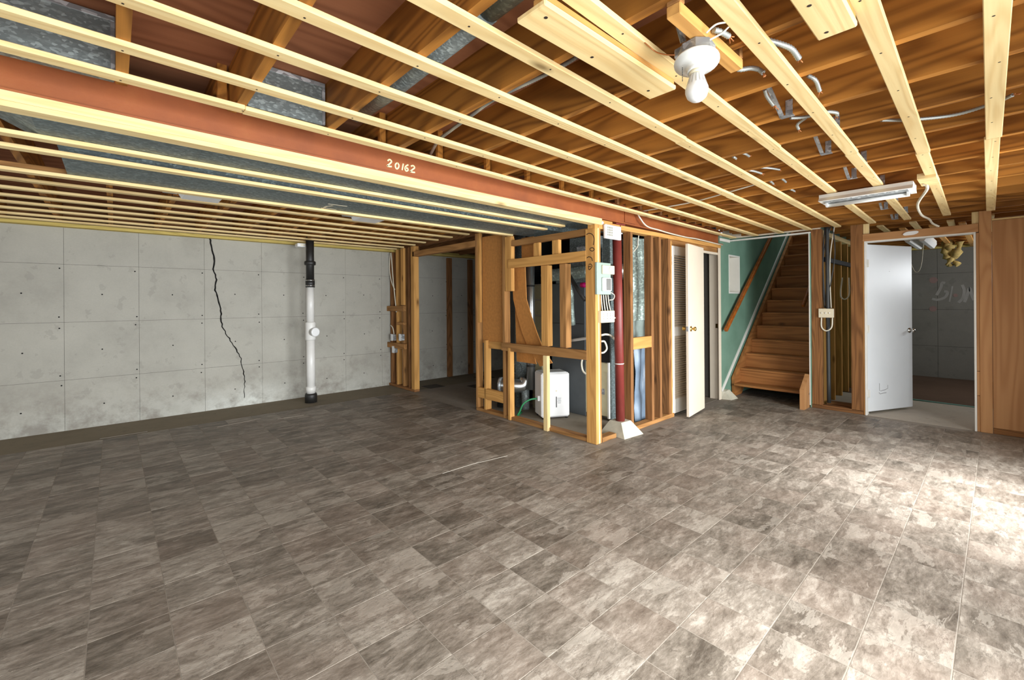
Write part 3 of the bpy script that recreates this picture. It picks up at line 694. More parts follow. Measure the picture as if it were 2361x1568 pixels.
for z in (.35, 1.80): MB().box((4.884, y - .02, z), (4.898, y - .012, z + .10)).build('hinge', zinc, lv)
tag(MB().box((6.20, 2.585, 0), (6.262, 2.600, 2.10), .002).box((6.238, 2.6, 0), (6.258, 2.735, 2.04)).box((5.45, 2.60, 2.005), (6.2, 2.625, 2.035)).build('trim_5', cream), kind='structure')
tag(MB().box((6.234, 2.62, .99), (6.238, 2.65, 1.05)).build('strike_plate', brass), 'small brass strike plate on the cream closet jamb', 'strike plate')
fb = MB(); fb.add([(6.30, 2.47, 0), (6.48, 2.45, 0), (6.52, 2.60, 0), (6.27, 2.60, 0), (6.31, 2.56, .10), (6.42, 2.545, .12), (6.43, 2.60, .12), (6.29, 2.60, .11)], [(3, 2, 1, 0), (4, 5, 6, 7), (0, 1, 5, 4), (1, 2, 6, 5), (2, 3, 7, 6), (3, 0, 4, 7)])
tag(fb.build('stair_footing', footm), 'pale concrete foot at the base of the green wall beside the stairs', 'footing')

# ---- drain pipe on the concrete wall
px, py = 2.035, 6.44
dp = thing('drain_pipe', (px, py, 0), 'white drain pipe with black top joints standing by the cracked concrete wall', 'pipe')
def lat(nm, prof, mat, par=dp, axis=(0, 0, 1), base=None, seg=20): return MB().lathe(base or (px, py, 0), prof, axis, seg).build(nm, mat, par)
lat('floor_coupling', [(.078, -.0), (.080, .10), (.070, .125)], black)
lat('lower_pipe', [(.057, .12), (.057, .95)], pvc)
lat('coupling', [(.066, .14), (.066, .215), (.058, .22)], pvc)
wy = lat('cleanout_tee', [(.060, .86), (.068, .88), (.068, 1.10), (.060, 1.12)], pvc)
nrm = (Vector((0, 0, 1.0)) - Vector((px, py, 1.0))).normalized(); nrm = Vector((.25, -1, 0)).normalized()
MB().lathe(Vector((px, py, .98)) + nrm * .05, [(.058, 0), (.058, .05), (.062, .05), (.062, .075), (.05, .08)], nrm, 20).build('cleanout_plug', plastic, wy)
lat('upper_pipe', [(.050, 1.10), (.050, 1.63)], pvc)
cp_ = lat('rubber_coupling', [(.060, 1.60), (.060, 1.71)], black)
for z in (1.615, 1.69): lat('clamp', [(.0625, z), (.0625, z + .014)], steel, cp_)
lat('black_pipe', [(.052, 1.70), (.052, 2.30)], black)
lat('hub', [(.066, 1.91), (.074, 1.92), (.074, 1.955), (.066, 1.965)], black)

# ================================================================== UTILITY SPACE
dh = thing('dehumidifier', onz(1249, 971), 'white dehumidifier standing on the slab behind the pale short stud', 'dehumidifier')
A, B, Cc = onz(1249, 969), onz(1314, 964), onz(1233, 958)
ux = (B - A); Lx = ux.length; ux.normalize(); uy = Vector((-ux.y, ux.x, 0)); Ly = .27; M5 = Matrix((ux, uy, Vector((0, 0, 1)))).transposed()
hz = .52; c0 = A + ux * Lx / 2 + uy * Ly / 2
MB().obox(c0 + Vector((0, 0, .02 + hz / 2)), (Lx, Ly, hz), M5, .018).build('body', plastic, dh)
MB().obox(c0 + Vector((0, 0, .02 + hz + .003)), (Lx - .06, Ly - .05, .008), M5, .003).build('top_panel', plain('pale_grey_plastic', srgb(206, 210, 210), .4), dh)
MB().obox(A + ux * Lx * .52 - uy * .001 + Vector((0, 0, .20)), (.010, .004, .125), M5).build('level_window', black, dh)
MB().obox(A + ux * Lx * .52 - uy * .0005 + Vector((0, 0, .33)), (.016, .003, .016), M5, .001).build('button', almond, dh)
m = MB()
for k in range(6): m.obox(A + ux * Lx * (.62) - uy * .0005 + Vector((0, 0, .245 - k * .012)), (.05 - .006 * (k % 3), .002, .004), M5)
m.build('label_print', plain('grey_print', srgb(150, 150, 150), .6), dh)
MB().obox(c0 - ux * (Lx / 2 + .012) + Vector((0, 0, .24)) - uy * .05, (.03, .06, .06), M5, .004).build('hose_port', plastic, dh)
for sx in (-1, 1):
    for sy in (-1, 1): MB().lathe(c0 + ux * sx * (Lx / 2 - .03) + uy * sy * (Ly / 2 - .03), [(.015, 0), (.013, .025)], (0, 0, 1), 8).build('foot', black, dh)
hp = c0 - ux * (Lx / 2 + .027) + Vector((0, 0, .235)) - uy * .05
ghose = MB().tube(smoothline([hp, hp + Vector((-.07, .05, -.01)), hp + Vector((-.13, .10, -.06)), hp + Vector((-.15, .14, -.15)), Vector((hp.x - .14, hp.y + .20, .014)), Vector((hp.x + .05, hp.y + .32, .010))], 8), .010, 8).build('drain_hose', hose)
tag(ghose, 'green drain hose curving down from the dehumidifier', 'hose')
# furnace
fx, fy0, fy1 = 4.18, 2.98, 3.86
fn = thing('furnace', (4.5, 3.4, 0), 'dark grey furnace cabinet with a cream lower panel inside the stud enclosure', 'furnace')
MB().box((fx, fy0 + .34, .0), (4.85, fy1, 1.60), .004).build('casing', darkcase, fn)
MB().box((fx + .03, fy0, .66), (4.85, fy0 + .34, 1.60), .004).build('upper_casing', blackbox, fn)
MB().box((fx, fy0 + .01, .05), (4.85, fy0 + .338, .665), .006).build('lower_casing', creampanel, fn)
MB().box((fx - .006, fy0 + .015, .56), (fx, fy0 + .33, .66), .002).build('door_panel', creampanel, fn)
MB().box((fx - .005, fy0 + .0, .03), (fx + .02, fy0 + .02, .67)).build('trim_edge', white, fn)
MB().box((fx + .02, fy0 - .02, 0), (fx + .12, fy0 + .0, 2.0)).build('corner_flange', duct, fn)
MB().box((fx - .0065, fy0 + .06, .30), (fx, fy0 + .30, .365)).build('grille', zinc, fn)
m = MB()
for k, w in enumerate((.16, .10, .18, .12)): m.box((fx - .0075, fy0 + .10, .52 - .022 * k), (fx - .0062, fy0 + .10 + w, .527 - .022 * k))
for k in range(2): m.box((fx - .0012, fy0 + .10, .12 - .02 * k), (fx - .0002, fy0 + .25, .123 - .02 * k))
tag(m.build('plate_lettering', marker, fn), kind='stuff')
MB().box((fx - .004, fy0 + .36, 1.10), (fx + .0, fy1 - .01, 1.106)).build('seam', black, fn)
pl = thing('supply_plenum', (4.5, 3.4, 1.6), 'galvanised plenum box on top of the dark furnace', 'duct')
MB().box((fx + .02, 3.08, 1.601), (4.8, 3.80, 1.72), .004).build('lower_collar', galv, pl)
MB().box((fx + .0, 3.14, 1.72), (4.8, 3.55, 2.15), .004).build('plenum_body', galv, pl)
MB().box((fx - .14, 3.13, 1.90), (fx, 3.34, 2.03), .02).build('side_boot', zinc, pl)
rd = thing('return_duct', (4.5, 3.0, 1.5), 'tall galvanised duct above the black furnace casing, beside the red column', 'duct')
MB().box((4.05, 2.86, 1.72), (4.16, 2.96, 2.10), .003).build('duct_body', duct, rd)
MB().tube([(4.0, 2.95, 1.72), (4.22, 2.82, 1.71), (4.27, 2.84, 1.69)], .08, 18).build('round_elbow', steel, rd)
tag(MB().tube(smoothline([(4.0, 3.8, 1.70), (4.0, 3.5, 1.70), (4.02, 3.3, 1.71), (4.03, 3.12, 1.72)], 6), .075, 16).build('flex_duct', foil), 'foil-wrapped round duct crossing above the dark furnace', 'duct')
fl = thing('flue_pipe', (3.72, 3.62, 0), 'bright steel flue pipe rising behind the warped hanging board', 'pipe')
MB().tube([(3.80, 3.86, .30), (3.80, 3.86, 2.24)], .055, 20).build('pipe_length', steel, fl)
for z in (.58, 1.56): MB().tube([(3.80, 3.86, z), (3.80, 3.86, z + .02)], .0565, 20).build('black_band', black, fl)
tag(MB().lathe((3.98, 4.22, 0), [(.085, 0), (.085, 1.1), (.082, 1.11), (.082, 2.24)], (0, 0, 1), 18).build('old_flue_pipe', galv), 'dull galvanised pipe standing behind the fibreboard sheet', 'pipe')
vb = thing('vent_elbow', (3.75, 3.95, .35), 'steel round vent elbow low behind the studs, by the green hose', 'pipe')
MB().tube(smoothline([(3.60, 4.20, .33), (3.68, 4.08, .33), (3.78, 3.99, .33), (3.83, 3.97, .40)], 5), .085, 18).build('elbow', steel, vb)
MB().lathe((3.60, 4.20, .33), [(.10, -.015), (.10, .015)], (Vector((.08, -.12, 0))).normalized(), 18).build('collar', zinc, vb)
MB().tube([(3.80, 3.96, .04), (3.80, 3.96, .33)], .05, 14).build('leg_pipe', galv, vb)
ir = tag(MB().tube([Vector((3.72, 4.33, .02)), Vector((3.72, 4.33, .16)), Vector((3.66, 4.28, .16))], .055, 14).build('black_vent_pipe', black), 'short black vent pipe low between the golden studs', 'pipe')
wl = MB()
p0 = Vector((3.75, 4.05, .54)); wl.tube([p0 + Vector((.05 * math.cos(t), -.03 * math.cos(t), .07 * math.sin(t))) for t in [k * .35 for k in range(40)]], .004, 5)
tag(wl.build('coiled_wire', blackc), 'coil of dark wire above the steel vent elbow', 'wire')
bk = thing('brick_chimney', (4.09, 3.97, 0), 'mortared block chimney corner behind the dehumidifier', 'chimney')
for k in range(8): MB().box((4.02, 3.88, .01 + .2 * k), (4.16, 4.06, .19 + .2 * k), .006).build('block', mk_conc('chimney_block_%d' % k, srgb(150, 142, 112)) if k == 0 else bpy.data.materials['chimney_block_0'], bk)
MB().box((4.025, 3.885, 0), (4.155, 4.055, 1.6)).build('mortar', slab2, bk)
# warped hanging boards
wb1 = thing('warped_board', (3.52, 3.6, .9), 'warped brown fibreboard sheet sagging behind the rail of the stud enclosure', 'board')
m = MB(); L1 = []; 
cv = [(p.z, p.y) for p in (onx(u, v, 3.52) for u, v in ((1182, 600), (1182, 640), (1183, 690), (1190, 725), (1200, 765), (1213, 800), (1240, 846)))]
cv2 = [(p.z, p.y) for p in (onx(u, v, 3.52) for u, v in ((1212, 600), (1212, 640), (1213, 690), (1222, 725), (1234, 765), (1246, 800), (1268, 838)))]
for xx in (3.505, 3.517):
    L1.append([Vector((xx + (.05 * i / 6), y, z)) for i, (z, y) in enumerate(cv)]); L1.append([Vector((xx + (.05 * i / 6), y, z)) for i, (z, y) in enumerate(cv2)])
n = 7; vs = sum(L1, []); fs = []
for i in range(n - 1):
    fs += [(i, i + 1, n + i + 1, n + i), (2 * n + i, 3 * n + i, 3 * n + i + 1, 2 * n + i + 1), (i, 2 * n + i, 2 * n + i + 1, i + 1), (n + i, n + i + 1, 3 * n + i + 1, 3 * n + i)]
fs += [(0, n, 3 * n, 2 * n), (n - 1, 3 * n - 1, 4 * n - 1, 2 * n - 1)]
m.add(vs, fs); m.build('sheet', hardb, wb1)
wb2 = MB().prism([(3.56, 3.88, 1.45), (3.56, 3.84, 1.45), (3.58, 3.55, .66), (3.58, 3.88, .66)], (.012, 0, 0)).build('fibreboard_offcut', hardb)
tag(wb2, 'dark brown fibreboard offcut standing behind the warped sheet', 'board')
wb3 = MB().box((3.53, 3.86, 1.87), (3.545, 4.0 - .11, 2.13)).box((3.60, 3.60, 1.86), (3.612, 3.80, 2.13)).build('fibreboard_piece', hardb)
tag(wb3, 'brown fibreboard piece above the upper rail of the stud enclosure', 'board')
# condensate pipe, white hoses, gas line
tag(MB().tube(smoothline([(4.02, 2.80, 1.17), (4.03, 2.97, 1.20), (4.05, 3.02, 1.16), (4.06, 3.05, 1.03), (4.06, 3.10, .97), (4.10, 3.48, .90)], 5), .018, 10).build('condensate_pipe', pvc), 'white condensate pipe bending across the dark furnace side', 'pipe')
def cable(pts, r, mat, name, label, cat='cable', group=None, n=6):
    return tag(MB().tube(smoothline(pts, n), r, 7).build(name, mat), label, cat, group)
cable([onx(1348, 815, 3.95), onx(1341, 835, 3.95), onx(1344, 855, 3.95), onx(1356, 866, 3.95)], .011, whitec, 'white_hose', 'white cable looping below the mid rail beside the corner post')
cable([ony(1386, 773, 2.72), ony(1397, 771, 2.72), ony(1409, 774, 2.72), ony(1416, 782, 2.72)], .011, whitec, 'white_cable', 'white cable crossing the black furnace casing toward the red column')
cable([ony(1386, 787, 2.72), ony(1394, 788, 2.72), ony(1399, 803, 2.72), ony(1393, 812, 2.72), ony(1386, 814, 2.72)], .010, whitec, 'cable_loop', 'small white cable loop against the black furnace casing')
cable([ony(1413, 733, 2.60), ony(1420, 735, 2.66), ony(1419, 755, 2.70), ony(1417, 780, 2.72)], .009, whitec, 'outlet_cable', 'white cable leaving the side of the almond outlet box')
gv = thing('gas_valve', (3.9, 3.0, 1.5), 'small gas valve with a pink cap beside the corner post', 'valve')
c = onx(1349, 657, 3.84); MB().tube([c + Vector((0, .05, 0)), c + Vector((0, -.03, 0))], .028, 12).build('pink_cap', plain('pink_plastic', srgb(214, 20, 130), .4), gv)
MB().tube([c + Vector((0, -.05, .12)), c + Vector((0, -.05, -.25))], .012, 8).build('riser_pipe', blackc, gv)
MB().tube([c + Vector((0, .24, .14)), c + Vector((0, .10, -.05)), c + Vector((0, .0, -.17))], .022, 8).build('slanted_pipe', blackc, gv)
MB().tube([c + Vector((0, -.03, 0)), c + Vector((0, -.08, 0))], .03, 12).build('white_label', plastic, gv)
tag(MB().tube(smoothline([(3.88, 3.32, 1.58), (3.90, 3.30, 1.45), (3.95, 3.34, 1.30), (4.0, 3.36, 1.1)], 5), .035, 10).build('foil_hose', foil), 'crumpled foil hose hanging between the golden studs', 'hose')

# electrical items on the corner post
ep = thing('fuse_panel', (3.52, 2.57, 1.44), 'grey-green electrical panel with outlet and switch plates on the corner post', 'electrical panel')
MB().box((3.405, 2.555, 1.437), (3.628, 2.579, 1.745), .003).build('backing_plate', green_g, ep)
pa = MB().box((3.475, 2.535, 1.635), (3.665, 2.555, 1.72), .004).build('outlet_plate', almond, ep)
MB().lathe((3.60, 2.535, 1.678), [(.032, 0), (.030, .004)], (0, -1, 0), 16).build('round_socket', plain('grey_socket', srgb(190, 188, 176), .5), pa)
sw = MB().box((3.475, 2.53, 1.47), (3.61, 2.555, 1.60), .005).build('switch_plate', plastic, ep)
MB().box((3.52, 2.520, 1.48), (3.585, 2.531, 1.59), .003).build('breaker_window', plain('grey_breaker', srgb(120, 120, 116), .4), sw)
for k in range(4):
    cable([ony(1386 + 5.2 * k, 680, 2.575), ony(1387 + 5.5 * k, 697, 2.58), ony(1389 + 6.2 * k, 717, 2.585)], .006, whitec, 'feeder_cable', 'one of the short white cables running from the grey-green panel to the outlet box', 'cable', 'feeder cables between panel and outlet box', 4)
cable([ony(1404, 672, 2.57), ony(1416, 680, 2.60), ony(1414, 690, 2.60), ony(1405, 692, 2.60)], .005, whitec, 'loose_wire', 'loose white wire curling beside the grey-green panel')
ob = thing('outlet_box', (3.56, 2.57, 1.16), 'almond triple outlet cover below the grey-green panel', 'outlet')
MB().box((3.455, 2.545, 1.165), (3.675, 2.58, 1.280), .004).build('cover', almond, ob)
m = MB()
for x in (3.49, 3.55, 3.60, 3.645):
    for z in (1.20, 1.225, 1.245): m.box((x, 2.5443, z), (x + .006, 2.5455, z + .008))
tag(m.build('slots', marker, ob), kind='stuff')
vg = thing('vent_grille', (3.67, 2.56, 1.98), 'white wall vent cover at the top of the red column', 'vent')
MB().box((3.535, 2.545, 1.985), (3.80, 2.575, 2.122), .006).build('cover', plastic, vg)
m = MB()
for r in range(4):
    for q in range(6): m.box((3.565 + q * .0145, 2.5442, 2.012 + r * .024), (3.574 + q * .0145, 2.5455, 2.030 + r * .024))
tag(m.build('slots', plain('slot_shadow', srgb(120, 118, 88), .8), vg), kind='stuff')
MB().box((3.795, 2.54, 2.05), (3.812, 2.56, 2.06)).build('latch', plastic, vg)
tag(MB().lathe((3.52, 2.579, 2.135), [(.018, 0), (.018, .006), (.012, .014), (.002, .016)], (0, -1, 0), 14).build('white_button', plastic), 'small white round button above the corner post', 'button')
sk = MB(); PX = XP - .0015
def scrib(pts): sk.stroke(smoothline([onx(a, b, 3.4108) for a, b in pts], 5), .007, (-1, 0, 0), .0006)
scrib([(1352, 541), (1358, 538), (1366, 541), (1370, 551), (1368, 565)]); scrib([(1360, 573), (1366, 571), (1370, 575), (1366, 579), (1361, 577), (1360, 573)])
scrib([(1353, 595), (1358, 592), (1364, 595), (1366, 602)]); scrib([(1357, 610), (1362, 609), (1365, 613), (1363, 618), (1358, 622), (1357, 612)]); scrib([(1357, 615), (1363, 614)])
sk.build('marker_scribble', marker, wf)
# foil and plastic behind the front studs
fw = thing('wrapped_duct', (4.45, 2.8, 0), 'foil-wrapped vertical duct between the old studs, blue plastic over its foot', 'duct')
def sheet(x0, x1, y, z0, z1, amp, seed, nx=10, nz=24):
    r = random.Random(seed); ph = [r.uniform(0, 6) for _ in range(4)]; rows = []
    for i in range(nz + 1):
        z = z0 + (z1 - z0) * i / nz
        rows.append([Vector((x0 + (x1 - x0) * j / nx, y + amp * (math.sin(j * 1.7 + ph[0] + .6 * math.sin(i * .7)) + .6 * math.sin(j * .9 - i * .33 + ph[1])), z)) for j in range(nx + 1)])
    m = MB(); vs = sum(rows, []) ; back = [p + Vector((0, .004, 0)) for p in vs]; w = nx + 1; k = len(vs); fs = []
    for i in range(nz):
        for j in range(nx):
            q = (i * w + j, i * w + j + 1, (i + 1) * w + j + 1, (i + 1) * w + j); fs.append(q); fs.append(tuple(a + k for a in q[::-1]))
    m.add(vs + back, fs, True); return m
sheet(4.37, 4.74, 2.78, 1.15, 2.10, .012, 1).build('foil_wrap', foil, fw)
sheet(4.37, 4.74, 2.80, .85, 1.17, .006, 2).build('grey_skirt', plain('grey_green_plastic', srgb(150, 164, 158), .4, 0, .1), fw)
sheet(4.37, 4.74, 2.75, .01, .86, .016, 3).build('plastic_sheet', bluep, fw)
MB().box((4.40, 2.82, 0), (4.72, 2.9, 2.08)).build('duct_core', galv, fw)
cable([ony(1473, 540, 2.70), ony(1471, 555, 2.70), ony(1470, 568, 2.70), ony(1461, 580, 2.66)], .006, whitec, 'thin_wire', 'thin white wire dangling over the foil-wrapped duct')

# outlet boxes on the ladder studs by the concrete wall
for (u, v, lab) in ((904, 778, 'white outlet box above the lower block, nearer the concrete wall'), (923, 778, 'white outlet box above the lower block, nearer the doorway stud'), (907, 806, 'white outlet box hanging below the lower block')):
    p = onx(u, v, XA - .03); b = thing('receptacle', p, lab, 'outlet')
    MB().box((p.x - .005, p.y - .03, p.z - .055), (p.x, p.y + .045, p.z + .055), .002).build('cover', plastic, b)
    MB().box((p.x, p.y - .045, p.z - .05), (p.x + .05, p.y + .03, p.z + .05)).build('box_body', zinc, b)
for k, (pts, lab) in enumerate(((((900, 583), (898, 620), (903, 650), (910, 668)), 'pale cable hanging straighter in the ladder studs by the concrete wall'), (((902, 583), (906, 640), (912, 700), (914, 720)), 'pale cable bowing through the ladder studs to the upper block'), (((901, 750), (906, 757), (909, 775)), 'short pale cable entering the outlet box on the ladder studs'))):
    cable([onx(u, v, XA + .01) for u, v in pts], .008, whitec, 'riser_cable', lab)
dl = thing('porcelain_lamp', onz(1063, 580, 2.1), 'white porcelain lamp holder inside the dark room doorway', 'lamp')
p = Vector((4.6, 5.35, 2.235)); MB().lathe(p, [(.07, 0), (.07, -.015), (.035, -.045), (.03, -.08)], (0, 0, 1), 16).build('holder', porc, dl)
MB().box((p.x - .2, p.y - .03, 2.235), (p.x + .2, p.y + .03, 2.274)).build('mount_board', oldw('x'), dl)
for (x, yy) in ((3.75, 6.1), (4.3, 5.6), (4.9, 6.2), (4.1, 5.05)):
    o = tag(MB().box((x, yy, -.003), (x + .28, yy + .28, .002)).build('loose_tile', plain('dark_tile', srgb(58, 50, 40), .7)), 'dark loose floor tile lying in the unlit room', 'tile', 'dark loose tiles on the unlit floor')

# ---- items at the stair/door wall
sb = thing('switch_plate', (XD, 1.44, 1.15), 'almond triple switch plate on the post beside the stairs', 'switch')
MB().box((XD - .03, 1.36, 1.150), (XD - .002, 1.517, 1.262), .004).build('cover', almond, sb)
MB().box((XD - .002, 1.37, 1.16), (XD + .05, 1.49, 1.25)).build('box_body', zinc, sb)
for yy in (1.40, 1.44, 1.48): MB().box((XD - .042, yy - .004, 1.20), (XD - .03, yy + .004, 1.215)).build('toggle', plastic, sb)
cable([Vector((XD - .01, 1.49, 1.15)), Vector((XD - .01, 1.488, 1.03)), Vector((XD - .01, 1.44, .985)), Vector((XD - .01, 1.385, 1.03)), Vector((XD - .01, 1.375, 1.15))], .008, whitec, 'cable_loop', 'white cable loop hanging below the almond switch plate')
for k, (y0, y1, z1, mt, r) in enumerate(((1.44, 1.43, .08, blackc, .022), (1.40, 1.45, 1.27, blackc, .008), (1.38, 1.46, 1.27, blackc, .007), (1.36, 1.40, 1.27, whitec, .006), (1.46, 1.47, 1.27, blackc, .007))):
    labs = ['thick black pipe standing behind the switch plate cables', 'grey cable bowing left above the switch plate', 'grey cable crossing behind the others above the switch plate', 'pale cable crossing down to the switch plate from the right', 'thin grey cable close to the brown post above the switch plate']
    bow = (-.0, .06, -.05, .03, .02)[k]
    cable([Vector((XD + .06, y0, 2.30)), Vector((XD + .05, (y0 * 2 + y1) / 3 + bow, 1.95)), Vector((XD + .04, (y0 + 2 * y1) / 3 + bow * .7, 1.6)), Vector((XD + .05, y1, z1))], r, mt, 'hanging_cable', labs[k])
cable([onx(1942, 640, 6.95), onx(1938, 680, 6.95), onx(1948, 690, 6.95), onx(1958, 678, 6.95), onx(1957, 640, 6.95)], .008, whitec, 'wall_cable', 'pale cable loop hanging on the inner stud wall')
hd = thing('door_sensor', (XD, .62, 2.08), 'small white oval chime on the brown header over the storeroom door', 'sensor')
c = onx(2100, 538, XD - .004); MB().prism([Vector((XD - .004, c.y + .045 * math.cos(t) + (.02 if math.cos(t) > 0 else -.02), c.z + .02 * math.sin(t) + (.008 * math.cos(t) * -1))) for t in [2 * math.pi * k / 20 for k in range(20)]], (-.016, 0, 0)).build('case', plastic, hd)
# fluorescent strip under the joists
fa, fb_ = onz(1898, 470, 2.20), onz(2108, 436, 2.20)
fx0 = (fa.x + fb_.x) / 2; fy0_, fy1_ = fb_.y - .0, fa.y + .0
ff = thing('fluorescent_fixture', (fx0, (fy0_ + fy1_) / 2, 2.19), 'long white strip light fixture fixed across the furring strips before the storeroom', 'light fixture')
MB().prism([(fx0 - .13, fy0_, 2.195), (fx0 + .13, fy0_, 2.195), (fx0 + .10, fy0_, 2.225), (fx0 + .10, fy0_, 2.252), (fx0 - .10, fy0_, 2.252), (fx0 - .10, fy0_, 2.225)], (0, fy1_ - fy0_, 0)).build('housing', white, ff)
MB().box((fx0 - .10, fy0_ + .03, 2.190), (fx0 + .10, fy1_ - .03, 2.196)).build('reflector', zinc, ff)
MB().tube([(fx0, fy0_ + .04, 2.172), (fx0, fy1_ - .04, 2.172)], .016, 12).build('tube', porc, ff)
for yy in (fy0_ + .03, fy1_ - .045): MB().box((fx0 - .025, yy, 2.160), (fx0 + .025, yy + .015, 2.192)).build('lampholder', plastic, ff)
tag(MB().box((fx0 - .2, fy0_ - .13, 2.236), (fx0 + .1, fy0_ - .03, 2.274)).build('mounting_block', pine('y')), 'pine block beside the fixture end where the drooping white cable starts', 'lumber')
cable([Vector((fx0, fy0_ - .05, 2.235)), onz(2138, 435, 2.20), onz(2116, 470, 2.18), onz(2124, 495, 2.18), onz(2142, 505, 2.2), onx(2150, 515, 6.5), onx(2165, 522, 6.56)], .010, whitec, 'drooping_cable', 'white cable drooping from the strip fixture to the door header')
# ---- storeroom contents
sf = thing('storeroom_fixture', (8.8, .65, 2.15), 'white double-tube light fixture hanging in the storeroom', 'light fixture')
MB().box((7.7, .60, 2.175), (9.0, .84, 2.232), .006).build('housing', white, sf)
for yy in (.65, .79): MB().prism([(7.7, yy - .05, 2.174), (7.7, yy + .05, 2.174), (7.7, yy + .02, 2.12), (7.7, yy - .02, 2.12)], (1.3, 0, 0)).build('tube_cover', plastic, sf)
ins = MB(); c = onx(2203, 575, 9.6); rr = random.Random(4)
for k in range(3):
    pts = [c + Vector((rr.uniform(-.05, .05), rr.uniform(-.06, .06) + .05 * k, .12 - .09 * i)) for i in range(5)]
    ins.tube(smoothline(pts, 3), [max(.015, .055 + rr.uniform(-.03, .025) - .002 * i) for i in range(13)], 9)
tag(ins.build('insulation_batt', insul), 'torn tan insulation hanging from the storeroom ceiling', 'insulation')
for u, nm in ((2230, 0), (2165, 1), (2095, 2)):
    pp = onz(u, 560, 2.2); lum('furring_strip', (7.2, pp.y * .9 - .03, ZF - .02), (10.5, pp.y * .9 + .03, ZF), goldw('x'), ceil)
cable([onx(2097, 570, 8.2), onx(2100, 605, 8.2), onx(2112, 628, 8.2), onx(2124, 612, 8.2), onx(2130, 555, 8.2)], .004, whitec, 'pull_wire', 'thin pale wire loop hanging in the storeroom behind the white door')

# ================================================================== CEILING DETAILS
# bare-bulb lamp on a mounting bar
LX, LY, LZ = 1.455, .675, -.013
mb = thing('mounting_bar', (LX, LY, 2.225), 'golden wood bar bridging two joists, carrying the bare-bulb lamp', 'lumber')
MB().box((1.255, LY - .045, 2.225), (1.735, LY + .0, 2.262), .003).build('bar', goldw('x'), mb)
MB().box((1.255, LY - .045, 2.262), (1.285, LY, 2.46), .003).build('end_leg', oldw('z'), mb)
MB().box((1.71, LY - .045, 2.262), (1.735, LY, 2.44), .003).build('end_leg', oldw('z'), mb)
lp = thing('bulb_lamp', (LX, LY, 2.224), 'white porcelain pull-chain lamp with a bare white bulb on a metal box', 'lamp')
ax = Vector((.0, .0, -1))
oc = MB(); oc.rings([[Vector((LX + .058 * math.cos(math.pi / 8 + k * math.pi / 4), LY + .058 * math.sin(math.pi / 8 + k * math.pi / 4), z)) for k in range(8)] for z in (2.184, 2.224)], True, False)
oc.build('octagon_box', zinc, lp)
MB().box((LX - .01, LY + .03, 2.225), (LX + .05, LY + .075, 2.262), .004).build('connector_box', zinc, lp)
MB().lathe((LX, LY, 2.184), [(.062, 0), (.071, -.006), (.071, -.012), (.05, -.020), (.034, -.027), (.029, -.038), (.029, -.048)], (0, 0, 1), 28).build('porcelain_holder', porc, lp)
MB().lathe((LX, LY, 2.136), [(.0235, 0), (.0235, -.012)], (0, 0, 1), 20).build('socket_rim', almond, lp)
bb = MB().lathe((LX, LY, 2.124), [(.017, 0), (.023, -.004), (.029, -.032), (.0305, -.036), (.0355, -.050), (.0355, -.062), (.031, -.077), (.021, -.088), (.010, -.094), (.001, -.096)], (0, 0, 1), 28).build('bulb', plain('bulb_glass', srgb(228, 228, 224), .3, 0, .0), lp)
m = MB()
for k in range(16):
    t = 2 * math.pi * k / 16; m.bar((LX + .0215 * math.cos(t), LY + .0215 * math.sin(t), 2.120), (LX + .0315 * math.cos(t), LY + .0315 * math.sin(t), 2.082), .003, .003)
m.build('cooling_fins', plain('grey_fins', srgb(186, 186, 182), .4), bb)
m = MB()
for k in range(9): m.lathe((LX - .038, LY + .03, 2.148 - .006 * k), [(.0005, 0), (.0022, -.002), (.0005, -.004)], (0, 0, 1), 6)
m.build('pull_chain', blackc, lp)
lp.location.z += LZ
lp.rotation_euler = Matrix.Rotation(math.radians(12), 3, Vector((-LY, LX, 0)).normalized()).to_euler()
tag(MB().tube([(LX + .01, LY + .05, 2.262), (LX - .06, LY + .06, 2.40), (LX - .14, LY + .06, 2.48)], .011, 10).build('rigid_conduit', zinc), 'straight grey conduit rising from the bare-bulb lamp box', 'conduit')
def flex(px, z, r, name, label, cat='conduit', group=None):
    pts = [onz(u, v, zz) for (u, v), zz in zip(px, z if isinstance(z, (list, tuple)) else [z] * len(px))]
    P = resample(smoothline(pts, 8), .006)
    if len(P) > 400: P = resample(smoothline(pts, 8), .012)
    o = thing(name, P[0], label, cat, group)
    MB().tube(P, r, 8, True, .8).build('armoured_sleeve', flexm, o)
    d = (P[-1] - P[-3]).normalized(); q = P[-1]
    m = MB()
    for k in range(3): m.tube([q, q + d * .02 + Vector((random.uniform(-.012, .012), random.uniform(-.012, .012), random.uniform(-.012, .004)))], .0022, 5)
    m.build('wire_ends', copper, o); return o
flex([(1646, 69), (1662, 74), (1681, 84)], 2.25, .010, 'flexible_conduit', 'short flexible conduit leaving the side of the bare-bulb lamp box')
flex([(1693, 118), (1696, 142), (1703, 160), (1730, 157), (1748, 160), (1760, 168)], [2.33, 2.30, 2.275, 2.285, 2.29, 2.27], .010, 'flexible_conduit', 'cut flexible conduit bending like a hook beside the lamp mounting bar')
flex([(1768, 93), (1800, 102), (1825, 113), (1842, 135)], [2.31, 2.30, 2.29, 2.27], .011, 'flexible_conduit', 'thick cut flexible conduit curving down between two furring strips by the lamp')
flex([(1862, 174), (1880, 185), (1890, 210)], [2.32, 2.30, 2.275], .009, 'flexible_conduit', 'short curved conduit stub dropping beside a joist above the first metal bridging')
flex([(1763, 207), (1768, 222), (1783, 243)], [2.34, 2.32, 2.29], .009, 'flexible_conduit', 'short conduit stub behind the first metal bridging strap')
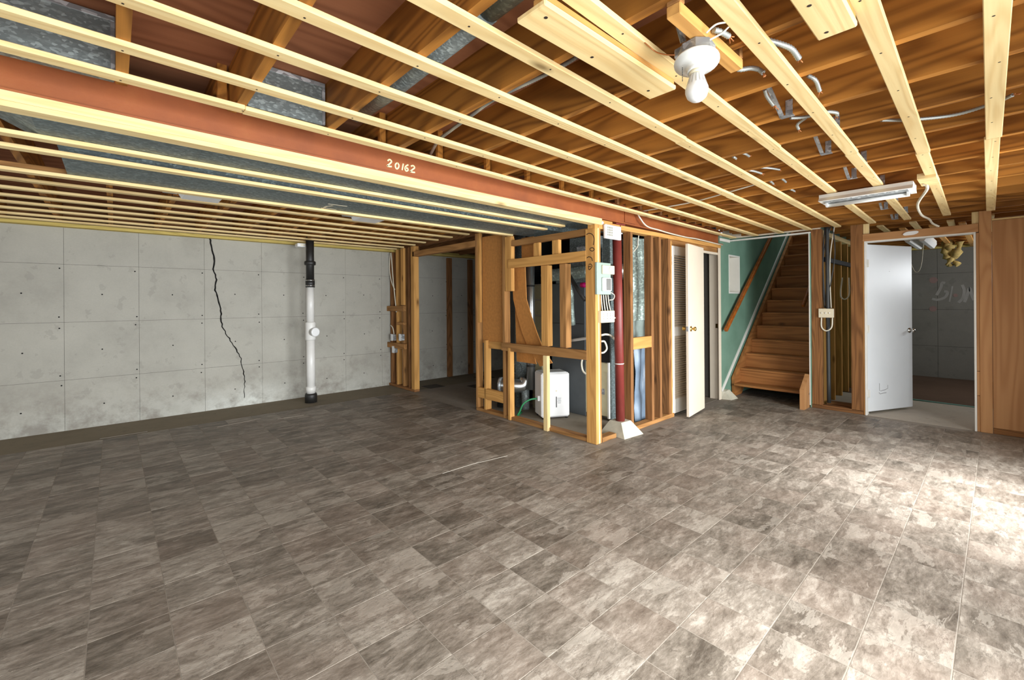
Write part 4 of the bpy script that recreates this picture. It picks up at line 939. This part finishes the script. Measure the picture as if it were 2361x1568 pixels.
flex([(1822, 272), (1845, 271), (1875, 266), (1905, 258), (1928, 260), (1930, 265)], [2.285] * 6, .009, 'flexible_conduit', 'flexible conduit running from the bridging tab under a furring strip')
flex([(1858, 272), (1846, 280), (1838, 288), (1841, 297)], [2.30, 2.30, 2.29, 2.28], .008, 'flexible_conduit', 'small hooked conduit stub hanging below the bridging tab')
flex([(2032, 277), (2100, 276), (2200, 265), (2290, 238), (2335, 219)], 2.29, .009, 'armoured_cable', 'long armoured cable running across the knotty joist near the plywood wall', 'cable')
flex([(1328, 132), (1290, 155), (1230, 185), (1170, 213), (1125, 238), (1084, 268), (1040, 300), (1010, 325), (992, 357)], [2.33, 2.33, 2.325, 2.32, 2.315, 2.31, 2.315, 2.33, 2.38], .010, 'armoured_cable', 'white armoured cable running through the joist bays toward the red beam', 'cable')
for i, (a, b) in enumerate((((1690, 362), (1697, 366)), ((1712, 353), (1727, 360)), ((1724, 392), (1756, 400)), ((1752, 386), (1797, 391)), ((1775, 418), (1783, 424)), ((1802, 412), (1812, 420)), ((1822, 437), (1832, 441)))):
    flex([a, ((a[0] + b[0]) / 2, (a[1] + b[1]) / 2 - 1), b], 2.29, .008, 'conduit_stub', 'short grey conduit stub poking below the joists, one of a scattered cluster', 'conduit', 'conduit stubs between the far joists')
# metal cross bridging between joists
for k in range(5, 16):
    xa, xb = .03 + .4064 * k, .03 + .4064 * (k + 1); y = (.69 if k % 2 else .575) + .008 * (k - 5)
    br = thing('cross_bridging', (xa, y, ZJ - .004), 'galvanised metal cross bridging strap between ceiling joists', 'bracket', 'cross bridging straps between the joists')
    MB().bar((xb - .021, y + .022, ZJ + .002), (xa + .019, y + .022, ZS - .06), .020, .004).build('strap', zinc, br)
    MB().box((xb - .0225, y - .026, ZJ - .004), (xb + .012, y + .032, ZJ - .0005)).build('nailing_tab', zinc, br)
    MB().box((xb - .0225, y - .026, ZJ - .003), (xb - .0195, y + .004, ZJ + .07)).build('nailing_tab', zinc, br)
# scrap planks screwed under the furring
def plank(px, z, label):
    ps = [onz(u, v, z) for u, v in px]; x0 = ps[0].x; x1 = ps[-1].x; y0 = min(p.y for p in ps); y1 = max(p.y for p in ps)
    o = thing('scrap_plank', ((x0 + x1) / 2, (y0 + y1) / 2, z), label, 'plank')
    MB().box((x0, y0, z), (x1, y1, z + .019), .004).build('board', pine('x'), o)
    MB().box((x0 + .005, y0 + .002, z + .019), (x1 - .015, y0 + .05, z + .036)).build('spacer', goldw('x'), o)
    for fx_ in (.06, .42, .9):
        MB().lathe((x0 + (x1 - x0) * fx_, (y0 + y1) / 2 + .02 * (1 if fx_ > .3 else -1), z - .001), [(.006, 0), (.006, .002)], (0, 0, 1), 8).build('screw', marker, o)
plank([(1205, 45), (1250, 5), (1508, 236), (1558, 207)], 2.218, 'wide scrap pine plank fixed between furring strips beside the bare-bulb lamp')
plank([(1800, -40), (1925, -40), (1952, 72), (1886, 96)], 2.218, 'wide scrap pine plank end beside the thick cut conduit, cut off by the photo edge')
# thin loose wires near the lamp and the far joists
cable([onz(1480, 92, 2.26), onz(1510, 118, 2.24), onz(1535, 126, 2.2), onz(1556, 127, 2.19)], .0022, copper, 'thin_wire', 'thin copper wire sagging to the lamp box from the furring strip', 'wire')
cable([onz(1628, 76, 2.22), onz(1650, 57, 2.24), onz(1675, 51, 2.26)], .003, whitec, 'lamp_wire', 'upper thin pale wire leaving the lamp box toward the furring strip', 'wire')
cable([onz(1636, 92, 2.21), onz(1664, 77, 2.24), onz(1682, 60, 2.26)], .003, whitec, 'lamp_wire', 'lower thin pale wire leaving the lamp box toward the furring strip', 'wire')
cable([onz(1480, 487, 2.30), onz(1520, 480, 2.29), onz(1600, 465, 2.29), onz(1690, 440, 2.29), onz(1745, 424, 2.30)], .006, whitec, 'ceiling_cable', 'white cable stapled across the far joists above the red beam', 'cable')
cable([onz(1630, 478, 2.28), onz(1680, 471, 2.272), onz(1740, 470, 2.27)], .003, copper, 'thin_wire', 'thin wavy wire under the joists near the stairwell trim', 'wire')
cable([Vector((4.10, 2.560, 2.33)), Vector((4.16, 2.556, 2.26)), Vector((4.30, 2.556, 2.185)), Vector((4.55, 2.556, 2.17)), Vector((4.80, 2.556, 2.158)), Vector((5.2, 2.556, 2.15)), Vector((5.5, 2.556, 2.155)), Vector((6.25, 2.556, 2.140))], .008, whitec, 'beam_cable', 'white cable draped along the bottom of the red beam over the closet')
for x0 in (5.08, 5.49, 5.90):
    tag(MB().box((x0 - .19, 2.44, 2.40), (x0 + .165, 2.47, 2.50)).build('tin_closure', galv), 'galvanised tin closure between joists above the red beam', 'sheet', 'tin closures above the beam end')
# small white fixtures in the far ceiling
for (x, yy, lab) in ((.52, 4.18, 'white utility light tray in the far ceiling, nearer the cracked wall panel'), (1.90, 4.22, 'white utility light tray in the far ceiling, nearer the partition')):
    o = thing('tray_light', (x, yy, 2.19), lab, 'light fixture')
    MB().prism([(x - .12, yy - .10, 2.20), (x + .12, yy - .10, 2.20), (x + .15, yy - .13, 2.243), (x - .15, yy - .13, 2.243)], (0, .22, 0)).build('tray', plastic, o)
    MB().box((x - .24, yy - .09, 2.225), (x - .15, yy + .09, 2.2435)).build('wire_box', zinc, o)
p = ony(694, 567, 6.55); o = thing('smoke_detector', p, 'small white detector box under the sill beside the drain pipe', 'detector')
MB().box((p.x - .06, 6.50, 2.165), (p.x + .06, 6.62, 2.215), .006).build('case', plastic, o)
MB().box((p.x - .02, 6.497, 2.18), (p.x + .04, 6.501, 2.20)).build('label_patch', almond, o)
